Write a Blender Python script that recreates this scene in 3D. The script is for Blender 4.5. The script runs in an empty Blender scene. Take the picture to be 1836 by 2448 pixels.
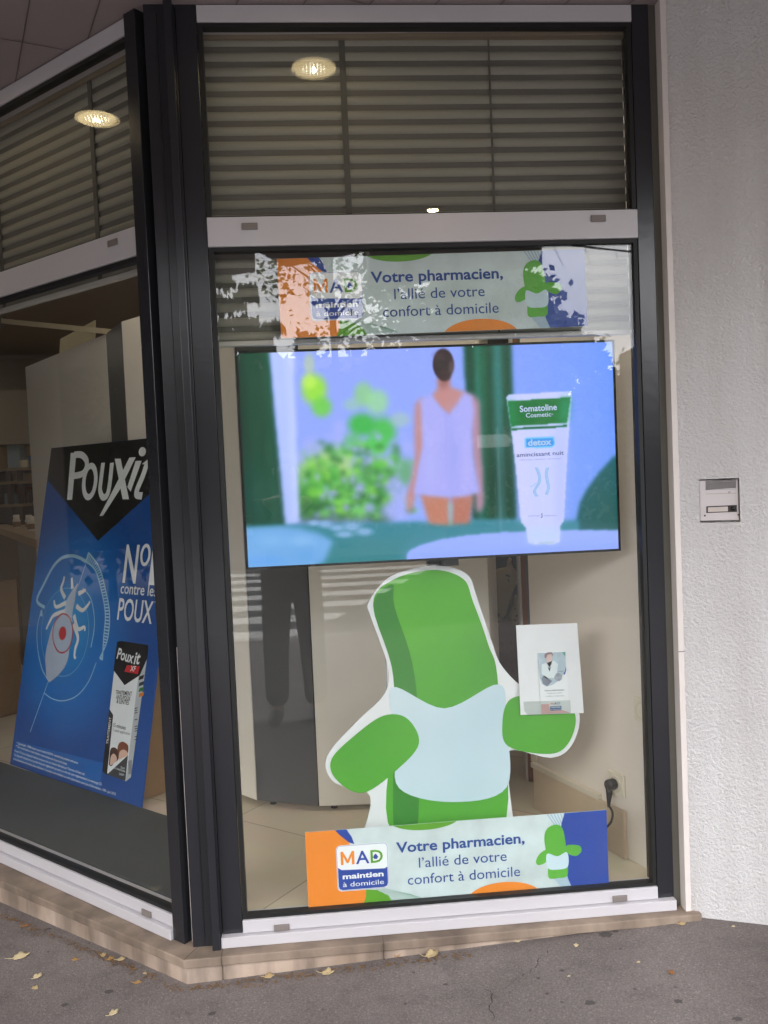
import bpy, bmesh, math, random
import numpy as np
from mathutils import Vector, Matrix, geometry
random.seed(7)
R = math.radians
sc = bpy.context.scene
COL = sc.collection

# ------------------------------------------------------------ camera (calibrated from the window frames)
PW, PH, FPX = 1836.0, 2448.0, 2052.0
CAM = np.array([0.28976, -2.64829, 1.40059])
YAW, PITCH, ROLL = -0.0780005, -0.0419522, -0.0429486
def cam_rows():
    cy, sy = math.cos(YAW), math.sin(YAW)
    f = np.array([-sy*math.cos(PITCH), cy*math.cos(PITCH), math.sin(PITCH)])
    r = np.array([cy, sy, 0.0]); u = np.cross(r, f)
    c, s = math.cos(ROLL), math.sin(ROLL)
    return np.array([c*r+s*u, -s*r+c*u, f])
CR = cam_rows()
cd = bpy.data.cameras.new('camera'); cam = bpy.data.objects.new('camera', cd); COL.objects.link(cam)
cd.sensor_fit = 'VERTICAL'; cd.sensor_height = 24.0; cd.lens = 24.0*FPX/PH
cd.clip_start = 0.01; cd.clip_end = 500
M = Matrix.Identity(4)
for i in range(3):
    M[i][0], M[i][1], M[i][2], M[i][3] = CR[0][i], CR[1][i], -CR[2][i], CAM[i]
cam.matrix_world = M
sc.camera = cam
def ray(p): return np.array([(p[0]-PW/2)/FPX, -(p[1]-PH/2)/FPX, 1.0]) @ CR
def wy(p, y):
    v = ray(p); return CAM + v*((y-CAM[1])/v[1])
def wz(p, z):
    v = ray(p); return CAM + v*((z-CAM[2])/v[2])
def project(P):
    q = (np.asarray(P)-CAM) @ CR.T
    return np.stack([PW/2+FPX*q[..., 0]/q[..., 2], PH/2-FPX*q[..., 1]/q[..., 2]], -1)
DS = 1836/1659.0
def dsp(x, y): return (x*DS, y*DS)

# ------------------------------------------------------------ light
EXPO = 0.43
SUN_EL, SUN_AZ = R(27), R(213)
W = bpy.data.worlds.new('World'); sc.world = W; W.use_nodes = True
nt = W.node_tree; N = nt.nodes; L = nt.links
for n in list(N): N.remove(n)
out = N.new('ShaderNodeOutputWorld'); bg = N.new('ShaderNodeBackground'); bg.inputs['Strength'].default_value = 0.15
sky = N.new('ShaderNodeTexSky'); sky.sky_type = 'NISHITA'; sky.sun_disc = False
sky.sun_elevation = SUN_EL; sky.sun_rotation = SUN_AZ; sky.dust_density = 3.0; sky.air_density = 1.0
tc = N.new('ShaderNodeTexCoord'); mp = N.new('ShaderNodeMapping'); mp.inputs['Scale'].default_value = (1.0, 1.0, 3.2)
nz = N.new('ShaderNodeTexNoise'); nz.inputs['Scale'].default_value = 2.6; nz.inputs['Detail'].default_value = 7; nz.inputs['Roughness'].default_value = 0.55
rp = N.new('ShaderNodeValToRGB')
rp.color_ramp.elements[0].position = 0.33; rp.color_ramp.elements[0].color = (26.0, 26.8, 29.0, 1)
rp.color_ramp.elements[1].position = 0.68; rp.color_ramp.elements[1].color = (39.0, 39.0, 40.0, 1)
mx = N.new('ShaderNodeMix'); mx.data_type = 'RGBA'; mx.inputs['Factor'].default_value = 0.88
L.new(tc.outputs['Generated'], mp.inputs['Vector']); L.new(mp.outputs['Vector'], nz.inputs['Vector']); L.new(nz.outputs['Fac'], rp.inputs['Fac'])
L.new(sky.outputs['Color'], mx.inputs['A']); L.new(rp.outputs['Color'], mx.inputs['B'])
L.new(mx.outputs['Result'], bg.inputs['Color']); L.new(bg.outputs['Background'], out.inputs['Surface'])
sl = bpy.data.lights.new('sun', 'SUN'); sun = bpy.data.objects.new('sun', sl); COL.objects.link(sun)
sl.energy = 0.5; sl.angle = R(22); sl.color = (1.0, 0.95, 0.88)
sd = Vector((math.sin(SUN_AZ)*math.cos(SUN_EL), math.cos(SUN_AZ)*math.cos(SUN_EL), math.sin(SUN_EL)))
sun.rotation_euler = sd.to_track_quat('Z', 'Y').to_euler(); sun.location = (0, -8, 12)
sc.view_settings.view_transform = 'Standard'; sc.view_settings.look = 'None'
sc.view_settings.exposure = EXPO; sc.view_settings.gamma = 1.0
sc.render.engine = 'CYCLES'
sc.cycles.use_denoising = True
sc.cycles.max_bounces = 10; sc.cycles.transparent_max_bounces = 24; sc.cycles.glossy_bounces = 5
sc.cycles.sample_clamp_indirect = 8.0
EM = 1.0/2**EXPO            # emission that displays at 1.0

# ------------------------------------------------------------ materials
def lin(c):
    if isinstance(c, str): c = tuple(int(c[i:i+2], 16) for i in (1, 3, 5))
    return tuple(((v/255)/12.92 if v/255 <= .04045 else ((v/255+.055)/1.055)**2.4) for v in c)
MATS = {}
def mat(name, col, rough=0.5, var=0.0, vscale=8.0, bump=0.0, bscale=60.0, metal=0.0, spec=0.5, detail=6.0, col2=None, coat=0.0):
    if name in MATS: return MATS[name]
    m = bpy.data.materials.new(name); m.use_nodes = True; MATS[name] = m
    n = m.node_tree.nodes; l = m.node_tree.links; b = n['Principled BSDF']
    c = lin(col) if isinstance(col, str) else col
    b.inputs['Roughness'].default_value = rough; b.inputs['Metallic'].default_value = metal
    b.inputs['Specular IOR Level'].default_value = spec; b.inputs['Coat Weight'].default_value = coat
    co = n.new('ShaderNodeTexCoord')
    no = n.new('ShaderNodeTexNoise'); no.inputs['Scale'].default_value = vscale; no.inputs['Detail'].default_value = detail
    l.new(co.outputs['Object'], no.inputs['Vector'])
    r = n.new('ShaderNodeValToRGB'); e = r.color_ramp.elements
    e[0].position = 0.3; e[1].position = 0.7
    if col2 is not None:
        c2 = lin(col2) if isinstance(col2, str) else col2
        e[0].color = (*c, 1); e[1].color = (*c2, 1)
    else:
        v = var if var else 0.03
        e[0].color = (*[x*(1-v) for x in c], 1); e[1].color = (*[min(1, x*(1+v)) for x in c], 1)
    l.new(no.outputs['Fac'], r.inputs['Fac']); l.new(r.outputs['Color'], b.inputs['Base Color'])
    if bump:
        nb = n.new('ShaderNodeTexNoise'); nb.inputs['Scale'].default_value = bscale; nb.inputs['Detail'].default_value = 5
        l.new(co.outputs['Object'], nb.inputs['Vector'])
        bp = n.new('ShaderNodeBump'); bp.inputs['Strength'].default_value = 1.0; bp.inputs['Distance'].default_value = bump
        l.new(nb.outputs['Fac'], bp.inputs['Height']); l.new(bp.outputs['Normal'], b.inputs['Normal'])
    return m
def emis(name, col, k=1.0):
    if name in MATS: return MATS[name]
    m = bpy.data.materials.new(name); m.use_nodes = True; MATS[name] = m
    b = m.node_tree.nodes['Principled BSDF']
    c = lin(col) if isinstance(col, str) else col
    b.inputs['Base Color'].default_value = (0.01, 0.01, 0.01, 1)
    b.inputs['Emission Color'].default_value = (*c, 1); b.inputs['Emission Strength'].default_value = k
    return m
def glass_mat(name, f0=0.042, tint=(0.985, 0.992, 0.986), dust=0.0):
    """clear pane: straight transmission plus Schlick mirror reflection on each face, the same for every ray"""
    m = bpy.data.materials.new(name); m.use_nodes = True; MATS[name] = m
    n = m.node_tree.nodes; l = m.node_tree.links
    for x in list(n): n.remove(x)
    o = n.new('ShaderNodeOutputMaterial'); mixs = n.new('ShaderNodeMixShader')
    tr = n.new('ShaderNodeBsdfTransparent'); tr.inputs['Color'].default_value = (*tint, 1)
    gl = n.new('ShaderNodeBsdfGlossy'); gl.inputs['Roughness'].default_value = 0.0
    g = n.new('ShaderNodeNewGeometry'); dot = n.new('ShaderNodeVectorMath'); dot.operation = 'DOT_PRODUCT'
    l.new(g.outputs['Incoming'], dot.inputs[0]); l.new(g.outputs['Normal'], dot.inputs[1])
    def mth(op, a, b=None):
        k = n.new('ShaderNodeMath'); k.operation = op
        for i, v in enumerate((a, b)):
            if v is None: continue
            if isinstance(v, (int, float)): k.inputs[i].default_value = v
            else: l.new(v, k.inputs[i])
        return k.outputs[0]
    ab = mth('ABSOLUTE', dot.outputs['Value']); om = mth('SUBTRACT', 1.0, ab)
    p5 = mth('POWER', om, 5.0); fr = mth('ADD', mth('MULTIPLY', p5, 1-f0), f0)
    l.new(fr, mixs.inputs['Fac']); l.new(tr.outputs[0], mixs.inputs[1]); l.new(gl.outputs[0], mixs.inputs[2])
    if dust:
        co = n.new('ShaderNodeTexCoord'); mp_ = n.new('ShaderNodeMapping'); mp_.inputs['Scale'].default_value = (1, 1, .45); no = n.new('ShaderNodeTexNoise'); no.inputs['Scale'].default_value = 3.2; no.inputs['Detail'].default_value = 9; no.inputs['Roughness'].default_value = .68
        l.new(co.outputs['Object'], mp_.inputs['Vector']); l.new(mp_.outputs['Vector'], no.inputs['Vector'])
        mr = n.new('ShaderNodeMapRange'); mr.inputs['From Min'].default_value = .42; mr.inputs['From Max'].default_value = .75; mr.inputs['To Min'].default_value = 0; mr.inputs['To Max'].default_value = dust; l.new(no.outputs['Fac'], mr.inputs['Value'])
        df = n.new('ShaderNodeBsdfDiffuse'); df.inputs['Color'].default_value = (.55, .53, .5, 1); m2 = n.new('ShaderNodeMixShader')
        l.new(mr.outputs['Result'], m2.inputs['Fac']); l.new(mixs.outputs[0], m2.inputs[1]); l.new(df.outputs[0], m2.inputs[2]); l.new(m2.outputs[0], o.inputs['Surface'])
    else: l.new(mixs.outputs[0], o.inputs['Surface'])
    return m

# ------------------------------------------------------------ mesh helpers
ORG = {}
def org(o): return ORG.get(o.name, Vector((0, 0, 0)))
def thing(name, label, cat, loc=(0, 0, 0), group=None):
    o = bpy.data.objects.new(name, None); COL.objects.link(o); o.empty_display_size = 0.05
    o.location = loc; ORG[o.name] = Vector(loc); o['label'] = label; o['category'] = cat
    if group: o['group'] = group
    return o
def tag(o, label, cat, group=None):
    o['label'] = label; o['category'] = cat
    if group: o['group'] = group
    return o
class MB:
    def __init__(s): s.v = []; s.f = []
    def add(s, vs, fs):
        b = len(s.v); s.v += [tuple(map(float, x)) for x in vs]; s.f += [tuple(b+i for i in f) for f in fs]; return s
    def obox(s, O, ex, ey, ez, a, b):
        O = np.array(O, float); ex = np.array(ex, float); ey = np.array(ey, float); ez = np.array(ez, float)
        P = [O+ex*x+ey*y+ez*z for z in (a[2], b[2]) for y in (a[1], b[1]) for x in (a[0], b[0])]
        F = [(0, 2, 3, 1), (4, 5, 7, 6), (0, 1, 5, 4), (2, 6, 7, 3), (0, 4, 6, 2), (1, 3, 7, 5)]
        if np.dot(np.cross(ex, ey), ez) < 0: F = [f[::-1] for f in F]
        return s.add(P, F)
    def box(s, a, b): return s.obox((0, 0, 0), (1, 0, 0), (0, 1, 0), (0, 0, 1), a, b)
    def prism(s, top, dvec):
        """closed polygon (3-D points, seen anticlockwise from the front) extruded back along dvec"""
        top = [Vector(p) for p in top]; n = len(top); d = Vector(dvec)
        tris = geometry.tessellate_polygon([top])
        nrm = Vector((0, 0, 0))
        for i in range(n): nrm += top[i].cross(top[(i+1) % n])
        flip = nrm.dot(d) > 0
        vs = top+[p+d for p in top]; fs = []
        for t in tris:
            a, b, c = t
            tn = (top[b]-top[a]).cross(top[c]-top[a])
            if tn.dot(d) > 0: a, c = c, a
            fs.append((a, b, c)); fs.append((c+n, b+n, a+n))
        for i in range(n):
            j = (i+1) % n
            fs.append((i, j, j+n, i+n) if flip else (j, i, i+n, j+n))
        return s.add(vs, fs)
    def tube(s, pts, r, k=8, caps=True):
        pts = [Vector(p) for p in pts]; n = len(pts); rr = r if isinstance(r, (list, tuple)) else [r]*n
        vs = []; fs = []; up = None
        for i, p in enumerate(pts):
            t = (pts[min(i+1, n-1)]-pts[max(i-1, 0)]).normalized()
            if up is None:
                up = t.orthogonal().normalized()
            up = (up-t*up.dot(t)).normalized(); w = t.cross(up)
            for j in range(k):
                a = 2*math.pi*j/k; vs.append(p+(up*math.cos(a)+w*math.sin(a))*rr[i])
        for i in range(n-1):
            for j in range(k):
                fs.append((i*k+j, i*k+(j+1) % k, (i+1)*k+(j+1) % k, (i+1)*k+j))
        if caps: fs.append(tuple(range(k))[::-1]); fs.append(tuple((n-1)*k+j for j in range(k)))
        return s.add(vs, fs)
    def lathe(s, c, prof, k=24, axis=(0, 0, 1)):
        ax = Vector(axis).normalized(); a = ax.orthogonal().normalized(); b = ax.cross(a); c = Vector(c); vs = []; fs = []
        for (r, h) in prof:
            for j in range(k):
                t = 2*math.pi*j/k; vs.append(c+ax*h+(a*math.cos(t)+b*math.sin(t))*r)
        for i in range(len(prof)-1):
            for j in range(k):
                fs.append((i*k+j, i*k+(j+1) % k, (i+1)*k+(j+1) % k, (i+1)*k+j))
        return s.add(vs, fs)
    def build(s, name, m, parent=None, smooth=False, bevel=0.0, recentre=True):
        me = bpy.data.meshes.new(name); o = bpy.data.objects.new(name, me); COL.objects.link(o)
        if parent is not None:
            og = org(parent); o.parent = parent
        elif recentre and s.v:
            V = np.array(s.v); og = Vector(((V[:, 0].min()+V[:, 0].max())/2, (V[:, 1].min()+V[:, 1].max())/2, V[:, 2].min())); o.location = og
        else: og = Vector((0, 0, 0))
        ORG[o.name] = og
        me.from_pydata([(x-og.x, y-og.y, z-og.z) for x, y, z in s.v], [], s.f); me.update()
        me.materials.append(m)
        if smooth:
            me.polygons.foreach_set('use_smooth', [True]*len(me.polygons))
        if bevel:
            md = o.modifiers.new('edge', 'BEVEL'); md.width = bevel; md.segments = 2; md.limit_method = 'ANGLE'
        return o
def struct(o, kind='structure'): o['kind'] = kind; return o

class Frame:
    """a flat sheet in space: origin, u and v axes, n towards the viewer"""
    def __init__(s, O, ex, ey):
        s.O = np.array(O, float); s.ex = np.array(ex, float); s.ey = np.array(ey, float); s.n = np.cross(s.ex, s.ey)
    def P(s, u, v, h=0.0): return s.O+s.ex*u+s.ey*v+s.n*h
    def uv(s, p):
        d = ray(p); X = CAM+d*(s.n@(s.O-CAM)/(s.n@d))-s.O; return (float(X@s.ex), float(X@s.ey))
def clip_poly(pts, u0, v0, u1, v1):
    def cl(ps, f, g):
        o = []
        for i in range(len(ps)):
            a, b = ps[i-1], ps[i]; fa, fb = f(a), f(b)
            if (fa >= 0) != (fb >= 0): o.append(g(a, b, fa/(fa-fb)))
            if fb >= 0: o.append(b)
        return o
    it = lambda a, b, t: (a[0]+(b[0]-a[0])*t, a[1]+(b[1]-a[1])*t)
    for f in (lambda p: p[0]-u0, lambda p: u1-p[0], lambda p: p[1]-v0, lambda p: v1-p[1]):
        pts = cl(pts, f, it)
        if not pts: return pts
    return pts
def ell(cu, cv, ru, rv, n=40, a0=0, a1=360, rot=0):
    o = []; c, s_ = math.cos(R(rot)), math.sin(R(rot))
    for i in range(n + (0 if a1-a0 == 360 else 1)):
        t = R(a0+(a1-a0)*i/n); x, y = ru*math.cos(t), rv*math.sin(t); o.append((cu+c*x-s_*y, cv+s_*x+c*y))
    return o
def rrect(u0, v0, u1, v1, r, n=6):
    o = []
    for cx, cy, a in ((u1-r, v1-r, 0), (u0+r, v1-r, 90), (u0+r, v0+r, 180), (u1-r, v0+r, 270)):
        for i in range(n+1):
            t = R(a+90*i/n); o.append((cx+r*math.cos(t), cy+r*math.sin(t)))
    return o
def spline(pts, n=8, closed=False):
    P = [np.array(p, float) for p in pts]; m = len(P); o = []
    rng = range(m) if closed else range(m-1)
    for i in rng:
        g = (lambda k: P[k % m]) if closed else (lambda k: P[max(0, min(m-1, k))])
        p0, p1, p2, p3 = g(i-1), g(i), g(i+1), g(i+2)
        for j in range(n):
            t = j/n
            o.append(tuple(0.5*((2*p1)+(-p0+p2)*t+(2*p0-5*p1+4*p2-p3)*t*t+(-p0+3*p1-3*p2+p3)*t**3)))
    if not closed: o.append(tuple(P[-1]))
    return o
def sheet(mb, F, pts, h, th=0.0006):
    if len(pts) < 3: return mb
    return mb.prism([F.P(u, v, h) for u, v in pts], -F.n*th)
def stroke(mb, F, pts, w, h, closed=False, th=0.0004):
    """ribbon of width w (number or list) along uv points"""
    P = [np.array(p, float) for p in pts]; n = len(P); ww = w if isinstance(w, (list, tuple)) else [w]*n
    A = []; B = []
    for i in range(n):
        a = P[(i-1) % n] if (closed or i > 0) else P[i]; b = P[(i+1) % n] if (closed or i < n-1) else P[i]
        t = b-a; t = t/(np.linalg.norm(t)+1e-9); q = np.array([-t[1], t[0]])*ww[i]/2
        A.append(P[i]+q); B.append(P[i]-q)
    vs = []; fs = []
    for i in range(n): vs += [F.P(*A[i], h), F.P(*B[i], h)]
    for i in range(n if closed else n-1):
        j = (i+1) % n; fs.append((2*i, 2*i+1, 2*j+1, 2*j))
    return mb.add(vs, fs)
TXT = {}
def text(F, u, v, s, cap, m, name, parent, h=0.0012, align='L', width=None, bold=0.0, shear=0.0, rot=0.0, warp=None):
    """print a line of writing on a sheet: baseline start (u,v), cap height; align L/C/R; optional exact width"""
    key = (s, bold, shear)
    if key not in TXT:
        c = bpy.data.curves.new('line', 'FONT'); c.body = s; c.size = 1.0; c.resolution_u = 3; c.offset = bold; c.shear = shear; c.fill_mode = 'FRONT'
        o = bpy.data.objects.new('line', c); COL.objects.link(o)
        dg = bpy.context.evaluated_depsgraph_get(); me = bpy.data.meshes.new_from_object(o.evaluated_get(dg))
        vs = [(x.co.x, x.co.y) for x in me.vertices]; fs = [tuple(p.vertices) for p in me.polygons]
        bpy.data.objects.remove(o); bpy.data.curves.remove(c); bpy.data.meshes.remove(me)
        TXT[key] = (vs, fs)
    vs, fs = TXT[key]
    if not vs: return None
    x0 = min(p[0] for p in vs); x1 = max(p[0] for p in vs)
    k = cap/0.728; kx = k if width is None else width/(x1-x0)
    wd = (x1-x0)*kx; off = {'L': 0, 'C': -wd/2, 'R': -wd}[align]
    cr, sr = math.cos(R(rot)), math.sin(R(rot)); mb = MB(); V = []
    for (x, y) in vs:
        a = (x-x0)*kx+off; b = y*k
        V.append(F.P(u+a*cr-b*sr, v+a*sr+b*cr, h))
    fs2 = []
    for f in fs:
        p = [vs[i] for i in f]; ar = sum(p[i-1][0]*p[i][1]-p[i][0]*p[i-1][1] for i in range(len(p)))
        fs2.append(f if ar > 0 else f[::-1])
    mb.add(V, fs2)
    return mb.build(name, m, parent)
UX, UY, UZ = np.array([1., 0, 0]), np.array([0, 1., 0]), np.array([0, 0, 1.])
# ------------------------------------------------------------ special surface materials
def tiles_mat(name, c1, c2, grout, w, h, mortar, rough, rot=0.0, bump=0.001, off=0.0):
    m = mat(name, c1, rough, 0.06, 3.0); n = m.node_tree.nodes; l = m.node_tree.links; b = n['Principled BSDF']
    co = n.new('ShaderNodeTexCoord'); mpn = n.new('ShaderNodeMapping'); mpn.inputs['Rotation'].default_value = (0, 0, rot)
    br = n.new('ShaderNodeTexBrick'); br.offset = off; br.inputs['Scale'].default_value = 1.0
    br.inputs['Brick Width'].default_value = w; br.inputs['Row Height'].default_value = h; br.inputs['Mortar Size'].default_value = mortar; br.inputs['Mortar Smooth'].default_value = 0.2
    br.inputs['Color1'].default_value = (*lin(c1), 1); br.inputs['Color2'].default_value = (*lin(c2), 1); br.inputs['Mortar'].default_value = (*lin(grout), 1)
    l.new(co.outputs['Object'], mpn.inputs['Vector']); l.new(mpn.outputs['Vector'], br.inputs['Vector'])
    no = n.new('ShaderNodeTexNoise'); no.inputs['Scale'].default_value = 6; no.inputs['Detail'].default_value = 8; l.new(co.outputs['Object'], no.inputs['Vector'])
    mxx = n.new('ShaderNodeMix'); mxx.data_type = 'RGBA'; mxx.blend_type = 'MULTIPLY'; mxx.inputs['Factor'].default_value = 0.22
    l.new(br.outputs['Color'], mxx.inputs['A']); l.new(no.outputs['Color'], mxx.inputs['B']); l.new(mxx.outputs['Result'], b.inputs['Base Color'])
    bp = n.new('ShaderNodeBump'); bp.inputs['Distance'].default_value = bump; bp.invert = True; l.new(br.outputs['Fac'], bp.inputs['Height']); l.new(bp.outputs['Normal'], b.inputs['Normal'])
    return m
def asphalt_mat():
    m = mat('asphalt', (0.195, 0.168, 0.160), 0.92, 0.12, 1.1, detail=10); n = m.node_tree.nodes; l = m.node_tree.links; b = n['Principled BSDF']
    base = b.inputs['Base Color'].links[0].from_socket
    co = n.new('ShaderNodeTexCoord')
    def noise(sc_, det=6, ro=.6):
        x = n.new('ShaderNodeTexNoise'); x.inputs['Scale'].default_value = sc_; x.inputs['Detail'].default_value = det; x.inputs['Roughness'].default_value = ro
        l.new(co.outputs['Object'], x.inputs['Vector']); return x.outputs['Fac']
    def ramp(s, a, b_, ca, cb):
        x = n.new('ShaderNodeValToRGB'); x.color_ramp.elements[0].position = a; x.color_ramp.elements[1].position = b_
        x.color_ramp.elements[0].color = (*ca, 1); x.color_ramp.elements[1].color = (*cb, 1); l.new(s, x.inputs['Fac']); return x.outputs['Color']
    def mul(a, c):
        x = n.new('ShaderNodeMix'); x.data_type = 'RGBA'; x.blend_type = 'MULTIPLY'; x.inputs['Factor'].default_value = 1.0
        l.new(a, x.inputs['A']); l.new(c, x.inputs['B']); return x.outputs['Result']
    c = mul(base, ramp(noise(160, 3), .35, .7, (.78,)*3, (1.18,)*3))
    c = mul(c, ramp(noise(420, 2), .3, .7, (.75,)*3, (1.2,)*3))
    c = mul(c, ramp(noise(9, 5), .34, .46, (.88,)*3, (1.0,)*3))
    v = n.new('ShaderNodeTexVoronoi'); v.inputs['Scale'].default_value = 15; v.inputs['Randomness'].default_value = 1; l.new(co.outputs['Object'], v.inputs['Vector'])
    v2 = n.new('ShaderNodeTexVoronoi'); v2.inputs['Scale'].default_value = 95; l.new(co.outputs['Object'], v2.inputs['Vector'])
    c = mul(c, ramp(v2.outputs['Distance'], .12, .34, (1.35, 1.33, 1.30), (.97, .97, .97)))
    c = mul(c, ramp(v.outputs['Distance'], .05, .11, (.55, .53, .52), (1, 1, 1)))
    vd = n.new('ShaderNodeVectorMath'); vd.operation = 'DISTANCE'; vd.inputs[1].default_value = (1.66, -.20, -.05); l.new(co.outputs['Object'], vd.inputs[0])
    ad = n.new('ShaderNodeMath'); ad.operation = 'MULTIPLY_ADD'; ad.inputs[1].default_value = .45; l.new(noise(7, 6), ad.inputs[0]); l.new(vd.outputs['Value'], ad.inputs[2])
    c = mul(c, ramp(ad.outputs[0], .36, .62, (.72, .71, .70), (1, 1, 1)))
    c = mul(c, ramp(noise(2.2, 8, .65), .35, .62, (.84, .83, .83), (1.04,)*3))
    l.new(c, b.inputs['Base Color'])
    bp = n.new('ShaderNodeBump'); bp.inputs['Distance'].default_value = 0.004; bp.inputs['Strength'].default_value = 0.7
    l.new(noise(230, 4), bp.inputs['Height']); l.new(bp.outputs['Normal'], b.inputs['Normal'])
    return m
def stucco_mat():
    m = mat('stucco_render', (0.735, 0.720, 0.722), 0.9, 0.035, 2.0); n = m.node_tree.nodes; l = m.node_tree.links; b = n['Principled BSDF']
    co = n.new('ShaderNodeTexCoord')
    base = b.inputs['Base Color'].links[0].from_socket; mpn = n.new('ShaderNodeMapping'); mpn.inputs['Scale'].default_value = (7, 7, .5); ns = n.new('ShaderNodeTexNoise'); ns.inputs['Scale'].default_value = 1.4; ns.inputs['Detail'].default_value = 8
    l.new(co.outputs['Object'], mpn.inputs['Vector']); l.new(mpn.outputs['Vector'], ns.inputs['Vector']); rs_ = n.new('ShaderNodeValToRGB'); rs_.color_ramp.elements[0].position = .3; rs_.color_ramp.elements[0].color = (.90, .885, .875, 1); rs_.color_ramp.elements[1].position = .6; rs_.color_ramp.elements[1].color = (1, 1, 1, 1); l.new(ns.outputs['Fac'], rs_.inputs['Fac'])
    mm = n.new('ShaderNodeMix'); mm.data_type = 'RGBA'; mm.blend_type = 'MULTIPLY'; mm.inputs['Factor'].default_value = 1.0; l.new(base, mm.inputs['A']); l.new(rs_.outputs['Color'], mm.inputs['B']); l.new(mm.outputs['Result'], b.inputs['Base Color'])
    v = n.new('ShaderNodeTexNoise'); v.inputs['Scale'].default_value = 105; v.inputs['Detail'].default_value = 5; v.inputs['Roughness'].default_value = .62; v.inputs['Distortion'].default_value = 0.25
    l.new(co.outputs['Object'], v.inputs['Vector'])
    r = n.new('ShaderNodeValToRGB'); r.color_ramp.elements[0].position = .36; r.color_ramp.elements[1].position = .62; l.new(v.outputs['Fac'], r.inputs['Fac'])
    bp = n.new('ShaderNodeBump'); bp.inputs['Distance'].default_value = 0.005; bp.inputs['Strength'].default_value = 0.8
    l.new(r.outputs['Color'], bp.inputs['Height']); l.new(bp.outputs['Normal'], b.inputs['Normal'])
    return m
def stone_mat(name, ca, cb, stain):
    m = mat(name, ca, 0.7, col2=cb, vscale=5, detail=8, bump=.0008, bscale=90); n = m.node_tree.nodes; l = m.node_tree.links; b = n['Principled BSDF']
    base = b.inputs['Base Color'].links[0].from_socket
    co = n.new('ShaderNodeTexCoord'); mpn = n.new('ShaderNodeMapping'); mpn.inputs['Scale'].default_value = (9, 9, 1.6)
    no = n.new('ShaderNodeTexNoise'); no.inputs['Scale'].default_value = 1.3; no.inputs['Detail'].default_value = 7
    l.new(co.outputs['Object'], mpn.inputs['Vector']); l.new(mpn.outputs['Vector'], no.inputs['Vector'])
    r = n.new('ShaderNodeValToRGB'); r.color_ramp.elements[0].position = .38; r.color_ramp.elements[1].position = .62
    r.color_ramp.elements[0].color = (stain,)*3+(1,); r.color_ramp.elements[1].color = (1, 1, 1, 1); l.new(no.outputs['Fac'], r.inputs['Fac'])
    x = n.new('ShaderNodeMix'); x.data_type = 'RGBA'; x.blend_type = 'MULTIPLY'; x.inputs['Factor'].default_value = 1.0
    l.new(base, x.inputs['A']); l.new(r.outputs['Color'], x.inputs['B']); l.new(x.outputs['Result'], b.inputs['Base Color'])
    return m
ASPH = asphalt_mat(); STUC = stucco_mat()
M_CAP = stone_mat('sill_stone', '#a39180', '#7a6a5d', .66); M_BASE = stone_mat('plinth_stone', '#c9b5a5', '#9c8877', .52)
M_ALU = mat('white_aluminium', '#c3c0c4', 0.30, .05, 2.2); M_ALUD = mat('grey_plastic_cap', '#7d7571', .5)
M_DARK = mat('anthracite_paint', (0.021, 0.0215, 0.026), 0.22, .06, 4.0, bump=.0004, bscale=25, spec=.5)
M_DARKV = mat('black_profile', (0.012, 0.012, 0.014), 0.45)
M_GASK = mat('black_gasket', (0.008, 0.008, 0.008), 0.55)
M_OLIVE = mat('olive_grey_return', '#57544d', .55); M_TRIM = mat('cream_trim', '#d8d0cb', .55, .03)
M_GLASS = glass_mat('clear_glass', dust=.016)
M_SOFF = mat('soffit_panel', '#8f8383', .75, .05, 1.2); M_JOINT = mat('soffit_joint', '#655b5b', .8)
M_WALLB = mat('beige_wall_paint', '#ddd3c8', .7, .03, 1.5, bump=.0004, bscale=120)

# ------------------------------------------------------------ setting: ground and road
def g(x, y):
    s_ = .04*min(max(x+.17, 0), 1.6)-.018*min(max(-.17-x, 0), 1.5)
    return -.117+s_-.03*min(max(-y, 0), 4.5)
def gp(p):
    z = -.1
    for _ in range(6):
        P = wz(p, z); z = g(P[0], P[1])
    return np.array([P[0], P[1], z])
KERB_Y = -6.2; ZROAD = g(0, KERB_Y)-.13
mb = MB(); xs = list(np.linspace(-40, -3, 9))+list(np.linspace(-2.6, 3.0, 29))+list(np.linspace(4, 40, 9)); ys = list(np.linspace(KERB_Y, -3, 8))+list(np.linspace(-2.8, 1.2, 21))+[4, 9]
for y in ys:
    for x in xs: mb.v.append((x, y, g(x, y)))
nx = len(xs)
for j in range(len(ys)-1):
    for i in range(nx-1): mb.f.append((j*nx+i, j*nx+i+1, (j+1)*nx+i+1, (j+1)*nx+i))
struct(mb.build('pavement', ASPH, recentre=False, smooth=True))
M_ROAD = mat('road_asphalt', (0.065, 0.064, 0.066), .9, .15, 2.0, bump=.004, bscale=200)
M_KERB = mat('kerb_stone', '#a5a09a', .8, .1); M_WHITE = mat('road_paint', '#dad8d2', .7, .06, 12)
struct(MB().box((-60, -15.2, ZROAD-.2), (60, KERB_Y-.18, ZROAD)).build('road', M_ROAD, recentre=False))
mb = MB()
for i in range(40): mb.box((-40+i*2+.004, KERB_Y-.18, ZROAD-.1), (-38+i*2-.004, KERB_Y-.002, g(0, KERB_Y)+.004))
struct(mb.build('kerb', M_KERB, recentre=False))
struct(MB().box((-70, -90, ZROAD-.4), (70, -15.2, ZROAD+.13)).build('far_pavement', M_ROAD, recentre=False))
mb = MB()
for k in range(7):
    y = -7.0-k*1.08; xe = .05+k*.40
    mb.add([(-3.6-.1*k, y-.5, ZROAD+.004), (xe+.17, y-.5, ZROAD+.004), (xe, y, ZROAD+.004), (-3.6-.1*k, y, ZROAD+.004)], [(0, 1, 2, 3)])
struct(mb.build('zebra_crossing', M_WHITE, recentre=False))

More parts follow.
